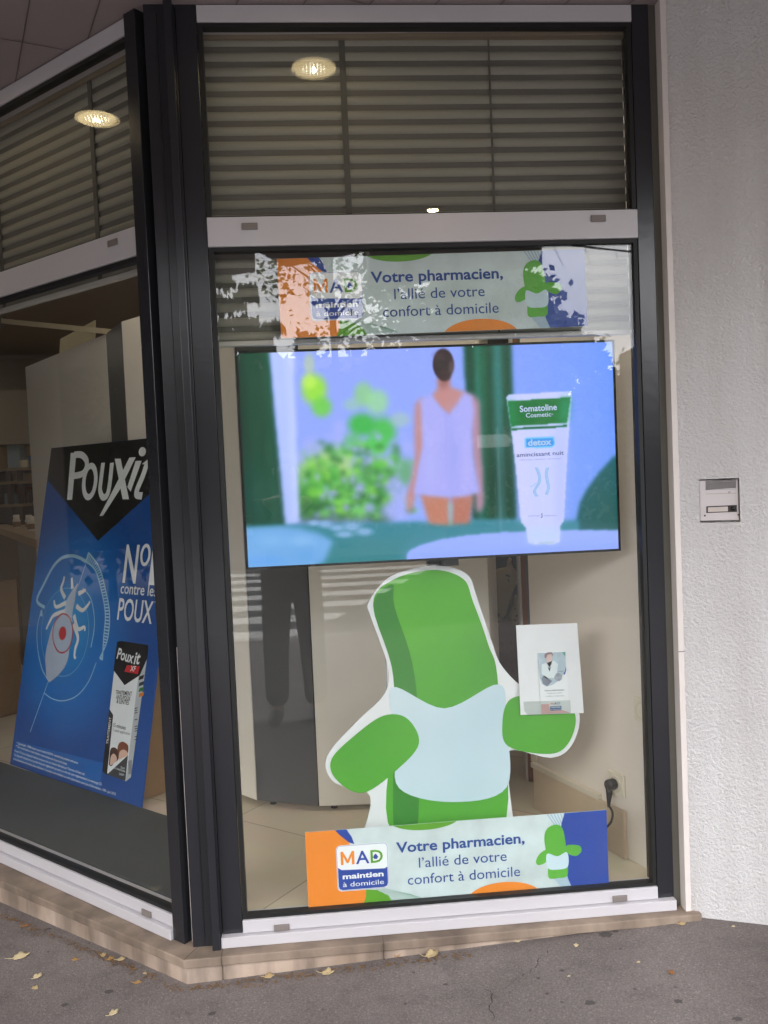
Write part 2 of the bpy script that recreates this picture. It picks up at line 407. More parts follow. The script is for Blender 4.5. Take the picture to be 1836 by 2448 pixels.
# ------------------------------------------------------------ facade planes
AL = 0.7317531; QL = np.array([-.2158, .067, 0.])
eL = np.array([math.cos(AL), -math.sin(AL), 0.]); LW = 2.4
FR = Frame((0, 0, 0), UX, UZ); FL = Frame(QL-eL*LW, eL, UZ)
ZT, M1, M0, B1 = 2.7727, 2.1973, 2.1098, 0.0398
def wbox(mb, F, a, b):   # (u, depth inwards, v)
    return mb.obox(F.O, F.ex, -F.n, UZ, a, b)
def window(F, wd, label, jambs, caps, sill_u):
    t = thing('shop_window', label, 'window', F.P(wd/2, -.035, 0))
    for (u0, u1, w0) in jambs: wbox(MB(), F, (u0, w0, -.034), (u1, .09, 2.83)).build('frame_post', M_DARK, t, bevel=.0015)
    wbox(MB(), F, (.001, -.006, ZT), (wd-.001, .07, 2.822)).build('lintel_rail', M_ALU, t, bevel=.001)
    mid = wbox(MB(), F, (.001, -.008, M0), (wd-.001, .06, M1)).build('middle_rail', M_ALU, t, bevel=.0015)
    bot = wbox(MB(), F, (.001, -.008, .001), (wd-.001, .06, B1)).build('bottom_rail', M_ALU, t, bevel=.0015)
    wbox(MB(), F, (sill_u[0], -.024, -.034), (sill_u[1], .06, -.001)).build('drip_sill', M_ALU, t, bevel=.002)
    for (u, v, par) in caps:
        p = mid if par == 'm' else bot
        wbox(MB(), F, (u-.024, -.0145, v-.010), (u+.024, -.0085, v+.010)).build('drain_cap', M_ALUD, p, bevel=.002)
    for (v0, v1, tt) in ((B1, M0, .013), (M1, ZT, .013)):
        mb = MB()
        wbox(mb, F, (.0015, .0, v0+.0005), (.0145, .030, v1-.0005)); wbox(mb, F, (wd-.0145, .0, v0+.0005), (wd-.0015, .030, v1-.0005))
        wbox(mb, F, (.0145, .0, v1-.0135), (wd-.0145, .030, v1-.0005)); wbox(mb, F, (.0145, .0, v0+.0005), (wd-.0145, .030, v0+(.011 if v0 < 1 else .005)))
        mb.build('gasket', M_GASK, t)
        wbox(MB(), F, (.014, .010, v0+.004), (wd-.014, .018, v1-.012)).build('glass_pane', M_GLASS, t)
    return t
cR = [FR.uv(dsp(540, 491))+('m',), FR.uv(dsp(1290, 474))+('m',), FR.uv((674, 2213))+('b',), FR.uv((1479, 2144))+('b',)]
window(FR, 1.33, 'dark framed shop window behind which the lit television and green cut-out board stand', [(-.062, -.001, 0), (1.331, 1.385, 0)], cR, (-.0655, 1.384))
cL = [FL.uv((276, 582))+('m',), FL.uv((357, 2180))+('b',)]
window(FL, LW, 'angled shop window in front of the big blue poster, left of the black corner post', [(LW+.001, LW+.055, -.014), (-.06, -.001, 0)], cL, (-.06, LW+.0005))

t = thing('corner_post', 'black metal post with a projecting rail where the two shop windows meet', 'post', (-.12, 0, -.04))
MB().box((-.155, -.001, -.034), (-.0635, .09, 2.83)).build('post_casing', M_DARK, t, bevel=.0015)
MB().box((-.092, -.031, -.046), (-.0675, -.002, 2.93)).build('guide_rail', M_DARK, t, bevel=.002)
MB().box((-.119, -.0045, -.02), (-.1175, -.0015, 2.8)).build('seam', M_DARKV, t)
P = [FL.P(LW+.056, 0, -.02), np.array([-.156, .028, 0]), np.array([-.156, .10, 0]), FL.P(LW+.056, 0, -.11)]
MB().prism([(p[0], p[1], 2.825) for p in P], (0, 0, -2.858)).build('filler_strip', M_DARKV, t)
MB().tube([(-.1605, .0275, -.03), (-.1605, .0275, .9)], .0008, 6).build('sealant', M_TRIM, t)

# stone sill under both windows
Lf = lambda s_, back: np.array([-.174, -.068, 0])+np.array([-.764, .645, 0])*s_+np.array([.645, .764, 0])*back
def plan(z, back): return [tuple(x[:2])+(z,) for x in (Lf(2.6, back), Lf(back*-.0+0.0, back) if back == 0 else np.array([-.174+back*.37, -.068+back, 0]), np.array([1.452, -.068+back+.012, 0]))]
def sill_prism(z0, z1, back, xr):
    a = Lf(2.9, back); b = np.array([-.174+back*.37, -.068+back]); c = np.array([xr, -.057+back]); d_ = np.array([xr, .08]); e_ = np.array([-.16, .09]); f_ = Lf(2.9, .3)
    return MB().prism([(p[0], p[1], z1) for p in (a, b, c, d_, e_, f_)], (0, 0, z0-z1))
t = thing('stone_sill', 'stained beige stone sill running round the corner beneath the shop windows', 'sill', (0, -.03, -.14))
sill_prism(-.063, -.0345, 0, 1.452).build('cap_stone', M_CAP, t, bevel=.003)
sill_prism(-.24, -.064, .014, 1.40).build('base_stone', M_BASE, t, bevel=.003)
mb = MB()
for x in (-.062, .432): mb.box((x, -.0705, -.0625), (x+.0018, -.02, -.0335)); mb.box((x, -.0560, -.16), (x+.0018, -.05, -.064))
a = np.array([-.172, -.066, -.0333]); b = np.array([-.14, .0, -.0333]); q_ = np.array([.0009, -.0004, 0]); mb.add([a-q_, a+q_, b+q_, b-q_], [(0, 1, 2, 3)])
mb.build('joint', mat('stone_joint', '#5a4b40', .9), t)

# ------------------------------------------------------------ building shell
EDGE = [(12, -2.2), (1.77, -2.67), (1.94, -3.28), (1.867, -3.36), (1.05, -3.81), (.745, -3.79), (.70, -2.80), (.635, -2.85), (.162, -3.18), (-.018, -2.73), (-.053, -3.27), (-.21, -3.37), (-1.6, -3.3), (-4.6, -2.6), (-8.5, 1.5)]
ring = EDGE+[(-8.5, 9), (12, 9)]
t = thing('shop_building', 'corner building whose white panelled overhang shelters the two shop windows', 'building', (0, 3, -.15))
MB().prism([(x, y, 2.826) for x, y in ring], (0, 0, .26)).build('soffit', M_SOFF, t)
MB().prism([(x, y, 3.09) for x, y in [(11.9, -2.1), (1.8, -2.55), (.2, -2.7), (-.25, -3.2), (-1.6, -3.2), (-4.5, -2.5), (-8.4, 1.6), (-8.4, 8.9), (11.9, 8.9)]], (0, 0, 5.5)).build('upper_wall', mat('upper_render', '#b9b2ac', .9, .05), t)
def z1(x, y): return (x*918/1659, y*918/1659)
mb = MB()
j0, j1 = wz(z1(130, 0), 2.82)[:2], wz(z1(65, 370), 2.82)[:2]; k0 = wz(z1(435, 0), 2.82)[:2]; m0_, m1_ = wz(z1(0, 170), 2.82)[:2], wz(z1(100, 185), 2.82)[:2]
dj = (j1-j0)/np.linalg.norm(j1-j0); pj = np.array([-dj[1], dj[0]]); sp = abs((k0-j0)@pj); dm = np.array([dj[1], -dj[0]])
for k in range(-9, 12):
    c = j0+pj*sp*k; a, b = c-dj*4, c+dj*6; q_ = pj*.002
    pts = [a-q_, a+q_, b+q_, b-q_]; mb.add([(p[0], p[1], 2.8235) for p in pts], [(0, 3, 2, 1)])
for k in range(-6, 7):
    c = m0_+dj*.62*k; a, b = c-pj*5, c+pj*6; q_ = dj*.002
    pts = [a-q_, a+q_, b+q_, b-q_]; mb.add([(p[0], p[1], 2.8230) for p in pts], [(0, 3, 2, 1)])
mb.build('panel_joint', M_JOINT, t)
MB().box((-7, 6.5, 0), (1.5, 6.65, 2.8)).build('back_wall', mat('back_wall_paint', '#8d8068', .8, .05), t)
MB().box((1.9, .4, 0), (2.05, 6.5, 2.8)).build('end_wall', M_WALLB, t)
MB().box((-7, 1.5, 0), (-6.85, 6.5, 2.8)).build('end_wall', M_WALLB, t)
a = FL.P(-.06, 0, 0); MB().obox(a, -eL, -FL.n, UZ, (0, 0, -.1), (5.2, .2, 2.82)).build('facade_wall', STUC, t)
floorpoly = [(-.16, .075), (1.395, .05), (1.89, .45), (1.89, 6.49), (-6.84, 6.49)]+[tuple(FL.P(-3.5, 0, -.075)[:2]), tuple(FL.P(LW, 0, -.075)[:2])]
CEIL = [(x, y) for x, y in floorpoly]
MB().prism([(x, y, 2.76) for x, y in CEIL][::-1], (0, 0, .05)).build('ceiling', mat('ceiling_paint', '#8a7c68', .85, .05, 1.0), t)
M_TILE = tiles_mat('beige_floor_tile', '#d8cbb4', '#cfc2aa', '#a89a84', .60, .60, .003, .38, rot=R(38))
struct(MB().prism([(x, y, .03) for x, y in floorpoly], (0, 0, -.12)).build('shop_floor', M_TILE, recentre=False))

# side wall right of the television, and the dark passage beyond it
t = thing('side_wall', 'beige inner side wall with sockets, right of the green cut-out board', 'wall', (1.3, .3, .03))
A = np.array([1.378, .062]); B = np.array([1.1235, .728]); d = (B-A)/np.linalg.norm(B-A); nrm = np.array([d[1], -d[0]])
FS = Frame((B[0], B[1], .03), np.array([-d[0], -d[1], 0]), UZ); LS = float(np.linalg.norm(B-A))
FS_out = FS.n
MB().obox(FS.O, FS.ex, -FS.n, UZ, (0, 0, .001), (LS, .14, 2.72)).build('wall_face', M_WALLB, t)
M_SK = mat('skirting_tile', '#c2af96', .5, .06)
MB().obox(FS.O, FS.ex, FS.n, UZ, (.006, .002, .001), (LS-.17, .016, .17)).build('skirting', M_SK, t, bevel=.002)
MB().obox(FS.O, FS.ex, FS.n, UZ, (.0, .002, .171), (LS-.30, .022, .19)).build('ledge_strip', mat('cream_plastic', '#cfc6b4', .5), t)
MB().obox(FS.O, FS.ex, FS.n, UZ, (-.012, -.001, .19), (.014, .012, .62)).build('corner_bead', MATS['cream_plastic'], t)

# outside stucco wall with the intercom recess
SA = np.array([1.4285, -.030, 0]); sdv = np.array([.2285, -.0915, 0]); sdv /= np.linalg.norm(sdv)
FW = Frame((SA[0], SA[1], 0), sdv, UZ)
def z4i(x, y): return (1560+x*276/1659, 1000+y*276/1659)
hu = [FW.uv(z4i(*p)) for p in ((668, 890), (1222, 845), (1262, 1490), (695, 1505))]
H0, H1 = min(hu[0][0], hu[3][0]), max(hu[1][0], hu[2][0]); V0 = (hu[2][1]+hu[3][1])/2; V1 = (hu[0][1]+hu[1][1])/2
t = thing('stucco_wall', 'white rough-cast wall right of the shop windows with a recessed intercom', 'wall', (1.7, -.1, -.1))
mb = MB(); TH = .3
for (u0, u1, v0, v1) in ((0, H0, -.25, 2.9), (H1, 3.2, -.25, 2.9), (H0, H1, -.25, V0), (H0, H1, V1, 2.9)):
    mb.obox(FW.O, FW.ex, -FW.n, UZ, (u0, 0, v0), (u1, TH, v1))
mb.obox(FW.O, FW.ex, -FW.n, UZ, (H0, .03, V0), (H1, TH, V1))
mb.build('wall_face', STUC, t)
MB().box((1.3865, .004, -.033), (1.4085, .07, 2.826)).build('frame_return', M_OLIVE, t)
MB().box((1.409, -.034, -.06), (1.4275, .05, 2.826)).build('trim_strip', M_TRIM, t, bevel=.001)
mb = MB(); 
for p in ((1100, 615),): 
    zc = FR.uv((1150+p[0]*686/1659, 1300+p[1]*900/2177))[1]; mb.box((1.4088, -.0352, zc), (1.4282, -.0335, zc+.0022))
mb.build('trim_joint', M_OLIVE, t)

t = thing('intercom', 'grey intercom panel with slotted speaker and name plate recessed in the rough-cast wall', 'intercom', FW.P((H0+H1)/2, V0, -.02), None)
M_IC = mat('intercom_grey', '#cfc8c9', .45, .02); M_ICD = mat('intercom_dark', '#2c2626', .5)
icb = MB().obox(FW.O, FW.ex, FW.n, UZ, (H0+.001, -.022, V0+.006), (H1-.003, -.010, V1-.004)).build('panel', M_IC, t, bevel=.001)
FI = Frame(FW.P(0, 0, -.0096), FW.ex, UZ)
def zi(*ps): return [FI.uv(z4i(*p)) for p in ps]
mb = MB()
for k in range(9):
    y = 893+k*14.5; sheet(mb, FI, zi((762, y+8), (762, y+17), (1200, y-12), (1200, y-21))[::1], .0004)
mb.build('speaker_slot', M_ICD, icb)
mb = MB(); stroke(mb, FI, zi((762, 1030), (765, 1088), (1200, 1075), (1200, 1015)), .0006, .0004, closed=True); mb.build('nameplate_line', M_ICD, icb)
p = FI.uv(z4i(1088, 1072)); text(FI, p[0], p[1], 'LT', .0045, M_ICD, 'lettering', icb, h=.0006, bold=.03)
mb = MB(); sheet(mb, FI, zi((772, 1360), (1213, 1343), (1210, 1245), (772, 1265)), .0012, .001); np_ = mb.build('name_holder', M_ICD, t)
mb = MB(); sheet(mb, FI, zi((795, 1347), (1083, 1336), (1081, 1267), (795, 1280)), .0018, .0005); mb.build('name_card', mat('name_card', '#c9bfb8', .5), np_)
p = FI.uv(z4i(1158, 1297)); MB().lathe(FI.P(p[0], p[1], .0012), [(0.0, .004), (.006, .0035), (.0072, .0)], 20, FI.n).build('call_button', mat('black_button', '#191313', .25), t, smooth=True)
for q_ in ((752, 1398), (1235, 1385)):
    p = FI.uv(z4i(*q_)); MB().lathe(FI.P(p[0], p[1], 0), [(0.0, .0016), (.0024, .0012), (.003, .0)], 14, FI.n).build('screw', mat('screw_metal', '#5d5350', .4, metal=.7), t, smooth=True)

# ------------------------------------------------------------ blinds behind the upper panes
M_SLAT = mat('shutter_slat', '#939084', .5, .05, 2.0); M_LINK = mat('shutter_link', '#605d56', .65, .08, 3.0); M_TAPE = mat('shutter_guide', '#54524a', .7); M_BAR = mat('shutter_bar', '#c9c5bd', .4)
def shutter(F, u0, u1, depth, vtop, vbot, tapes, label, period=.0452):
    t = thing('roller_shutter', label, 'shutter', F.P((u0+u1)/2, vbot, -depth), 'slatted roller shutters behind the upper panes')
    wbox(MB(), F, (u0, depth-.02, vtop), (u1, depth+.03, vtop+.04)).build('head_box', M_SLAT, t)
    sl_, lk = MB(), MB(); v = vbot+.018; rr = random.Random(int(u1*100))
    prof = [(.004, .0), (-.0008, .004), (-.0022, .012), (-.0022, .018), (-.0006, .024), (.004, .0275)]
    while v < vtop-.02:
        j0, j1 = rr.uniform(-.0006, .0006), rr.uniform(-.0006, .0006); b = len(sl_.v)
        for (u, jj) in ((u0, j0), (u1, j1)):
            for (dw, dv) in prof: sl_.v.append(tuple(F.P(u, v+dv+jj, -(depth+dw+jj))))
        n_ = len(prof)
        for k in range(n_-1): sl_.f.append((b+k, b+n_+k, b+n_+k+1, b+k+1))
        v += period
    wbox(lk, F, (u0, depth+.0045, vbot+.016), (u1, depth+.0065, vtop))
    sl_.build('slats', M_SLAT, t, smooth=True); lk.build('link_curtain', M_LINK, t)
    for (u, wd) in tapes:
        tp = wbox(MB(), F, (u-wd/2, depth-.0055, vbot+.02), (u+wd/2, depth-.004, vtop)).build('guide_strip', M_TAPE, t)
    wbox(MB(), F, (u0, depth-.012, vbot), (u1, depth+.012, vbot+.016)).build('bottom_bar', M_BAR, t, bevel=.003)
    return t
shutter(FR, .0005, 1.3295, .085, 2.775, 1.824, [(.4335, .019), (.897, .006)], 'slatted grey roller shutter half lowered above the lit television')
tl = [FL.uv((300*.5533, 400*.5533))[0]]
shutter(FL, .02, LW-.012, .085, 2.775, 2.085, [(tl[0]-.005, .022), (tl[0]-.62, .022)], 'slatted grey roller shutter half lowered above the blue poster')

# ------------------------------------------------------------ television
TVY = .12; FT = Frame((.0555, TVY, 1.1190), UX, UZ); TW, TH_ = 1.2325, .6960
t = thing('television', 'large flat television showing an advert, lit, behind the right window', 'television', (.67, .15, 1.11))
MB().box((.0595, TVY+.012, 1.123), (1.2840, TVY+.055, 1.811)).build('casing', mat('tv_plastic', (.012, .012, .013), .4), t, bevel=.004)
mb = MB(); bz = .0075
for a, b in (((0, 0), (TW, bz)), ((0, TH_-bz), (TW, TH_)), ((0, bz), (bz, TH_-bz)), ((TW-bz, bz), (TW, TH_-bz))):
    mb.box((FT.O[0]+a[0], TVY-.001, FT.O[2]+a[1]), (FT.O[0]+b[0], TVY+.0115, FT.O[2]+b[1]))
mb.build('bezel', MATS['tv_plastic'], t)
MB().box((.69, TVY+.002, 1.098), (.745, TVY+.03, 1.1185)).build('sensor_box', MATS['tv_plastic'], t, bevel=.002)
mb = MB(); mb.box((.655, .224, .05), (.705, .262, 1.6)); mb.box((.64, .1765, 1.35), (.72, .223, 1.5)); mb.box((.42, .10, .031), (.94, .36, .046)); mb.box((.5, .176, 1.3), (.86, .181, 1.62))
mb.build('floor_stand', M_DARKV, t)
def zt(x, y): return (540+x*1000/1659, 780+y*1000/1659)
GX, GY = 460, 260
uu = np.linspace(bz, TW-bz, GX); vv = np.linspace(bz, TH_-bz, GY); UU, VV = np.meshgrid(uu, vv)
PP = FT.O+UU[..., None]*FT.ex+VV[..., None]*FT.ey+np.array([0, .0008, 0])
px = project(PP); PXX = (px[..., 0]-540)*1.659; PYY = (px[..., 1]-780)*1.659
def inside(poly):
    c = np.zeros(PXX.shape, bool); n = len(poly)
    for i in range(n):
        (x1, y1), (x2, y2) = poly[i-1], poly[i]
        if y1 == y2: continue
        k = (y1 > PYY) != (y2 > PYY); c ^= k & (PXX < (x2-x1)*(PYY-y1)/(y2-y1)+x1)
    return c.astype(float)
def blur(a, s):
    if s <= 0: return a
    r = int(s*3)+1; k = np.exp(-.5*(np.arange(-r, r+1)/s)**2); k /= k.sum()
    f = lambda z_: np.apply_along_axis(lambda q: np.convolve(np.pad(q, r, 'edge'), k, 'valid'), 1, z_)
    return f(f(a).T).T
IMG = np.zeros((GY, GX, 3))
def C3(c): return np.array(c, float)
def over(mask, c): 
    global IMG
    c = C3(c) if not isinstance(c, np.ndarray) or c.ndim == 1 else c
    IMG = IMG*(1-mask[..., None])+c*mask[..., None]
def poly(pts, c, s=3.0, op=1.0): over(blur(inside(pts), s)*op, c)
def blob(x, y, rx, ry, c, op=1.0, soft=.35):
    d = np.sqrt(((PXX-x)/rx)**2+((PYY-y)/ry)**2); over(np.clip((1+soft-d)/(2*soft), 0, 1)**1.3*op, c)
IMG[:] = C3((142, 162, 252))
gx_ = np.clip((PXX-900)/700, 0, 1)[..., None]; IMG = IMG*(1-gx_)+C3((96, 142, 250))*gx_
over(np.clip((PYY-60)/700, 0, 1)*.35, (150, 178, 240))
rs = random.Random(3)
GREEN = [(96, 196, 70), (66, 158, 66), (140, 222, 70), (48, 122, 54), (120, 205, 110), (40, 100, 52)]
for (x, y, rx, ry, c, op) in [(330, 150, 22, 45, (190, 210, 140), .6), (350, 250, 50, 60, (150, 222, 60), .95), (330, 220, 30, 30, (190, 235, 90), .8), (380, 320, 40, 40, (110, 205, 70), .9), (545, 270, 38, 50, (140, 205, 130), .8), (600, 300, 45, 50, (150, 215, 150), .8), (500, 310, 35, 25, (150, 200, 170), .6), (620, 420, 55, 60, (70, 190, 70), .9), (540, 390, 55, 45, (60, 180, 70), .95), (500, 450, 35, 30, (90, 185, 100), .7), (590, 475, 50, 35, (80, 200, 80), .9),
    (390, 580, 120, 95, (150, 205, 110), .95), (420, 540, 80, 50, (175, 205, 140), .7), (380, 650, 110, 90, (80, 158, 62), .95), (330, 690, 60, 70, (60, 130, 56), .9), (470, 660, 80, 60, (70, 140, 60), .9), (590, 590, 70, 60, (74, 150, 66), .9), (560, 680, 90, 60, (52, 118, 56), .9), (640, 640, 60, 60, (70, 140, 80), .7), (700, 580, 45, 60, (90, 165, 90), .75), (400, 735, 120, 35, (40, 96, 50), .9), (610, 730, 60, 60, (40, 104, 50), .85), (690, 370, 40, 30, (165, 200, 180), .6), (660, 540, 40, 30, (110, 190, 120), .7)]:
    blob(x, y, rx, ry, c, op)
for _ in range(330):
    x = rs.gauss(480, 150); y = 760-300*rs.random()**1.25
    if 300 < x < 740: blob(x, y, rs.uniform(8, 22), rs.uniform(8, 20), rs.choice(GREEN), rs.uniform(.35, .8), .6)
for _ in range(60):
    x = rs.uniform(310, 730); y = rs.uniform(420, 760); blob(x, y, rs.uniform(7, 16), rs.uniform(7, 16), (160, 172, 242), rs.uniform(.4, .85), .5)
for (x, y, r_) in [(345, 480, 38), (440, 445, 30), (670, 640, 38), (650, 735, 40), (530, 640, 22), (700, 690, 40), (290, 520, 25), (450, 400, 25), (720, 480, 30), (690, 740, 36), (570, 720, 22)]: blob(x, y, r_, r_, (162, 172, 245), .8, .5)
poly([(285, 750), (650, 760), (650, 785), (285, 790)], (70, 90, 90), 5, .6)
IMG = np.stack([blur(IMG[..., c], 2.3) for c in range(3)], -1)
# curtains
poly([(30, 90), (172, 95), (190, 330), (215, 560), (240, 800), (60, 820)], (6, 58, 38), 2.6)
for (x0, x1, c, o_) in [(40, 75, (6, 48, 36), .7), (100, 120, (10, 76, 52), .6), (75, 90, (20, 92, 66), .5), (140, 165, (24, 104, 74), .5)]:
    poly([(x0, 90), (x1, 90), (x1+45, 800), (x0+45, 800)], c, 4, o_)
poly([(60, 560), (215, 560), (240, 800), (70, 810)], (20, 92, 88), 26, .4)
poly([(176, 98), (268, 95), (280, 450), (292, 780), (238, 788), (214, 500), (196, 300)], (186, 200, 255), 2.5)
poly([(203, 100), (222, 98), (262, 780), (240, 788)], (134, 160, 232), 5, .5)
poly([(942, 70), (1130, 62), (1150, 768), (985, 775)], (8, 72, 48), 2.6)
for (x0, x1, c, o_) in [(985, 1006, (58, 140, 130), .7), (955, 972, (8, 58, 44), .7), (1030, 1046, (6, 62, 44), .8), (1058, 1092, (64, 140, 150), .65), (1105, 1125, (8, 66, 50), .7), (1010, 1028, (30, 116, 84), .6)]:
    poly([(x0, 66), (x1, 66), (x1+18, 770), (x0+18, 770)], c, 3.2, o_)
poly([(1000, 480), (1150, 480), (1150, 770), (1000, 770)], (4, 44, 34), 22, .5)
poly([(1570, 490), (1530, 525), (1480, 580), (1430, 650), (1405, 700), (1392, 760), (1388, 815), (1570, 815)], (28, 92, 98), 2.2)
poly([(1570, 640), (1480, 720), (1440, 815), (1570, 815)], (40, 84, 70), 18, .6)
# bed, blanket, table
poly([(60, 795), (300, 785), (760, 775), (1000, 765), (1400, 770), (1400, 815), (1570, 812), (1570, 980), (60, 980)], (58, 132, 150), 2.5)
poly([(300, 860), (740, 850), (740, 960), (300, 970)], (40, 122, 128), 12, .8)
poly([(70, 800), (200, 792), (290, 800), (365, 820), (425, 850), (410, 890), (385, 940), (60, 975)], (112, 168, 226), 3.0)
for (x, y, rx, ry, c) in [(180, 850, 60, 25, (128, 184, 236)), (300, 850, 50, 22, (136, 188, 238)), (150, 930, 90, 25, (96, 160, 236)), (330, 910, 60, 30, (98, 160, 224))]: blob(x, y, rx, ry, c, .6, .6)
for (x, y, rx, ry) in [(395, 785, 28, 16), (440, 800, 30, 14), (500, 795, 36, 18), (550, 815, 34, 16), (470, 825, 36, 14), (350, 780, 24, 12)]: blob(x, y, rx, ry, (140, 178, 226), .8, .5)
poly([(716, 905), (730, 888), (770, 868), (850, 845), (960, 828), (1100, 816), (1260, 810), (1400, 808), (1570, 809), (1570, 900), (1150, 912), (720, 935)], (150, 172, 250), 1.2)
poly([(716, 905), (900, 880), (1570, 850), (1570, 900), (720, 935)], (134, 160, 250), 10, .5)
# woman seen from behind, out of focus
SK = (190, 134, 134); SK2 = (188, 124, 104)
poly([(772, 285), (752, 310), (748, 380), (752, 500), (740, 590), (715, 680), (722, 735), (736, 738), (746, 690), (770, 600), (790, 470), (800, 300)], SK, 3.0)
poly([(940, 262), (985, 272), (1006, 300), (1012, 400), (1016, 520), (1024, 640), (1026, 700), (1012, 738), (994, 742), (990, 690), (982, 600), (968, 450), (955, 300)], (176, 134, 158), 3.0)
poly([(770, 660), (886, 668), (888, 790), (806, 784)], SK2, 2.6); poly([(892, 668), (984, 660), (966, 782), (896, 786)], (180, 116, 100), 2.6)
poly([(880, 700), (898, 700), (896, 790), (884, 790)], (150, 180, 170), 2, .8)
poly([(838, 205), (886, 205), (890, 240), (945, 262), (965, 290), (885, 356), (815, 288), (825, 262), (842, 245)], SK, 2.4)
poly([(842, 200), (884, 200), (880, 240), (850, 250)], (140, 92, 88), 3, .8)
poly([(770, 292), (815, 270), (848, 320), (882, 356), (912, 315), (942, 262), (975, 274), (985, 330), (978, 430), (986, 540), (1008, 660), (940, 676), (860, 678), (745, 664), (762, 560), (780, 480), (774, 380)], (168, 168, 242), 2.4)
for (x, y, rx, ry, c, o_) in [(900, 500, 30, 140, (150, 158, 238), .5), (810, 560, 24, 90, (178, 180, 246), .5), (955, 560, 20, 90, (182, 176, 244), .5), (860, 430, 20, 70, (160, 162, 238), .5)]: blob(x, y, rx, ry, c, o_, .8)
blob(862, 150, 42, 62, (44, 28, 34), 1, .1); blob(868, 195, 26, 24, (58, 38, 40), .9, .25); blob(895, 160, 12, 30, (92, 66, 74), .7, .5); blob(850, 115, 24, 18, (74, 50, 56), .5, .7)
# product tube in front
poly([(1112, 282), (1118, 272), (1362, 257), (1371, 262), (1371, 280), (1355, 500), (1341, 770), (1325, 795), (1325, 855), (1300, 864), (1225, 866), (1200, 858), (1190, 800), (1170, 775), (1150, 560), (1128, 380)], (196, 202, 255), .8)
poly([(1300, 400), (1355, 400), (1338, 780), (1310, 780)], (176, 186, 252), 5, .7); poly([(1140, 410), (1180, 410), (1200, 780), (1172, 778)], (206, 206, 255), 5, .6)
poly([(1194, 800), (1325, 796), (1325, 855), (1200, 858)], (186, 204, 255), 3, .8)
poly([(1118, 297), (1367, 281), (1353, 383), (1131, 397)], (10, 108, 46), .7)
poly([(1330, 284), (1367, 281), (1353, 383), (1325, 385)], (34, 150, 108), 5, .8); poly([(1118, 297), (1140, 296), (1155, 396), (1131, 397)], (24, 140, 84), 4, .8)
poly([(1132, 404), (1352, 391), (1351, 400), (1134, 413)], (14, 100, 60), .6)
poly([(1184, 446), (1192, 440), (1302, 437), (1305, 470), (1296, 480), (1184, 484)], (120, 196, 246), .6); poly([(1190, 447), (1298, 442), (1301, 468), (1292, 475), (1190, 478)], (58, 148, 232), .5)
poly([(1215, 858), (1310, 856), (1262, 862)], (120, 170, 120), 1.2, .8)
LINIMG = np.where(IMG/255 <= .04045, IMG/255/12.92, ((np.clip(IMG, 0, 255)/255+.055)/1.055)**2.4)
me = bpy.data.meshes.new('screen'); o = bpy.data.objects.new('screen', me); COL.objects.link(o); o.parent = t; ORG[o.name] = org(t)
V = (PP-np.array(org(t))).reshape(-1, 3); idx = np.arange(GX*GY).reshape(GY, GX)
Fq = np.stack([idx[:-1, :-1], idx[:-1, 1:], idx[1:, 1:], idx[1:, :-1]], -1).reshape(-1, 4)
me.from_pydata(V.tolist(), [], Fq.tolist()); me.update()
ca = me.color_attributes.new('picture', 'FLOAT_COLOR', 'POINT')
ca.data.foreach_set('color', np.concatenate([LINIMG.reshape(-1, 3), np.ones((GX*GY, 1))], 1).astype(np.float32).ravel())
ms = bpy.data.materials.new('lit_screen'); ms.use_nodes = True; b_ = ms.node_tree.nodes['Principled BSDF']
at_ = ms.node_tree.nodes.new('ShaderNodeVertexColor'); at_.layer_name = 'picture'
ms.node_tree.links.new(at_.outputs['Color'], b_.inputs['Emission Color']); b_.inputs['Emission Strength'].default_value = EM*1.18
b_.inputs['Base Color'].default_value = (.004, .004, .004, 1); b_.inputs['Roughness'].default_value = .35
me.materials.append(ms); SCREEN = o
FS2 = Frame(FT.O, UX, UZ)
ew = emis('screen_white', '#c4d2f8', EM*1.05); en = emis('screen_navy', '#1d2c66', EM); ec = emis('screen_cyan', '#58b4e0', EM); eg = emis('screen_grey', '#7d82c0', EM); eb = emis('screen_pale', '#b4d4fb', EM)
def stext(s, x0, y0, x1, y1, cap, m, bold):
    a = FT.uv(zt(x0, y0)); b = FT.uv(zt(x1, y1)); w = math.hypot(b[0]-a[0], b[1]-a[1])
    text(FT, a[0], a[1], s, cap, m, 'lettering', SCREEN, h=.0004, width=w, bold=bold, rot=math.degrees(math.atan2(b[1]-a[1], b[0]-a[0])))
pxm = .000826   # metres per zoomed photo pixel on the screen
stext('Somatoline', 1166, 340, 1313, 331, 25*pxm, ew, .02); stext('Cosmetic', 1190, 362, 1290, 357, 18*pxm, ew, .012); stext('®', 1291, 352, 1298, 352, 6*pxm, ew, .0)
stext('detox', 1198, 474, 1292, 469, 25*pxm, eb, .035); stext('amincissant nuit', 1153, 519, 1340, 509, 17*pxm, en, .008)
stext('LIPOLYTIQUE • DRAINANT • DÉTOXIFIANT', 1166, 533, 1331, 527, 5*pxm, eg, .0)
stext('SCULPTURE', 1198, 755, 1244, 754, 5*pxm, eg, 0); stext('CORPORELLE', 1260, 754, 1312, 753, 5*pxm, eg, 0)
mb = MB()
for k in range(3):
    stroke(mb, FT, [FT.uv(zt(x+k*4.5, y)) for x, y in spline([(1226, 560), (1238, 590), (1238, 618), (1226, 640), (1219, 655), (1228, 675)], 6)], .0016, .0004)
    stroke(mb, FT, [FT.uv(zt(x+k*4.5, y)) for x, y in spline([(1272, 560), (1266, 585), (1270, 612), (1275, 640), (1266, 668)], 6)], .0016, .0004)
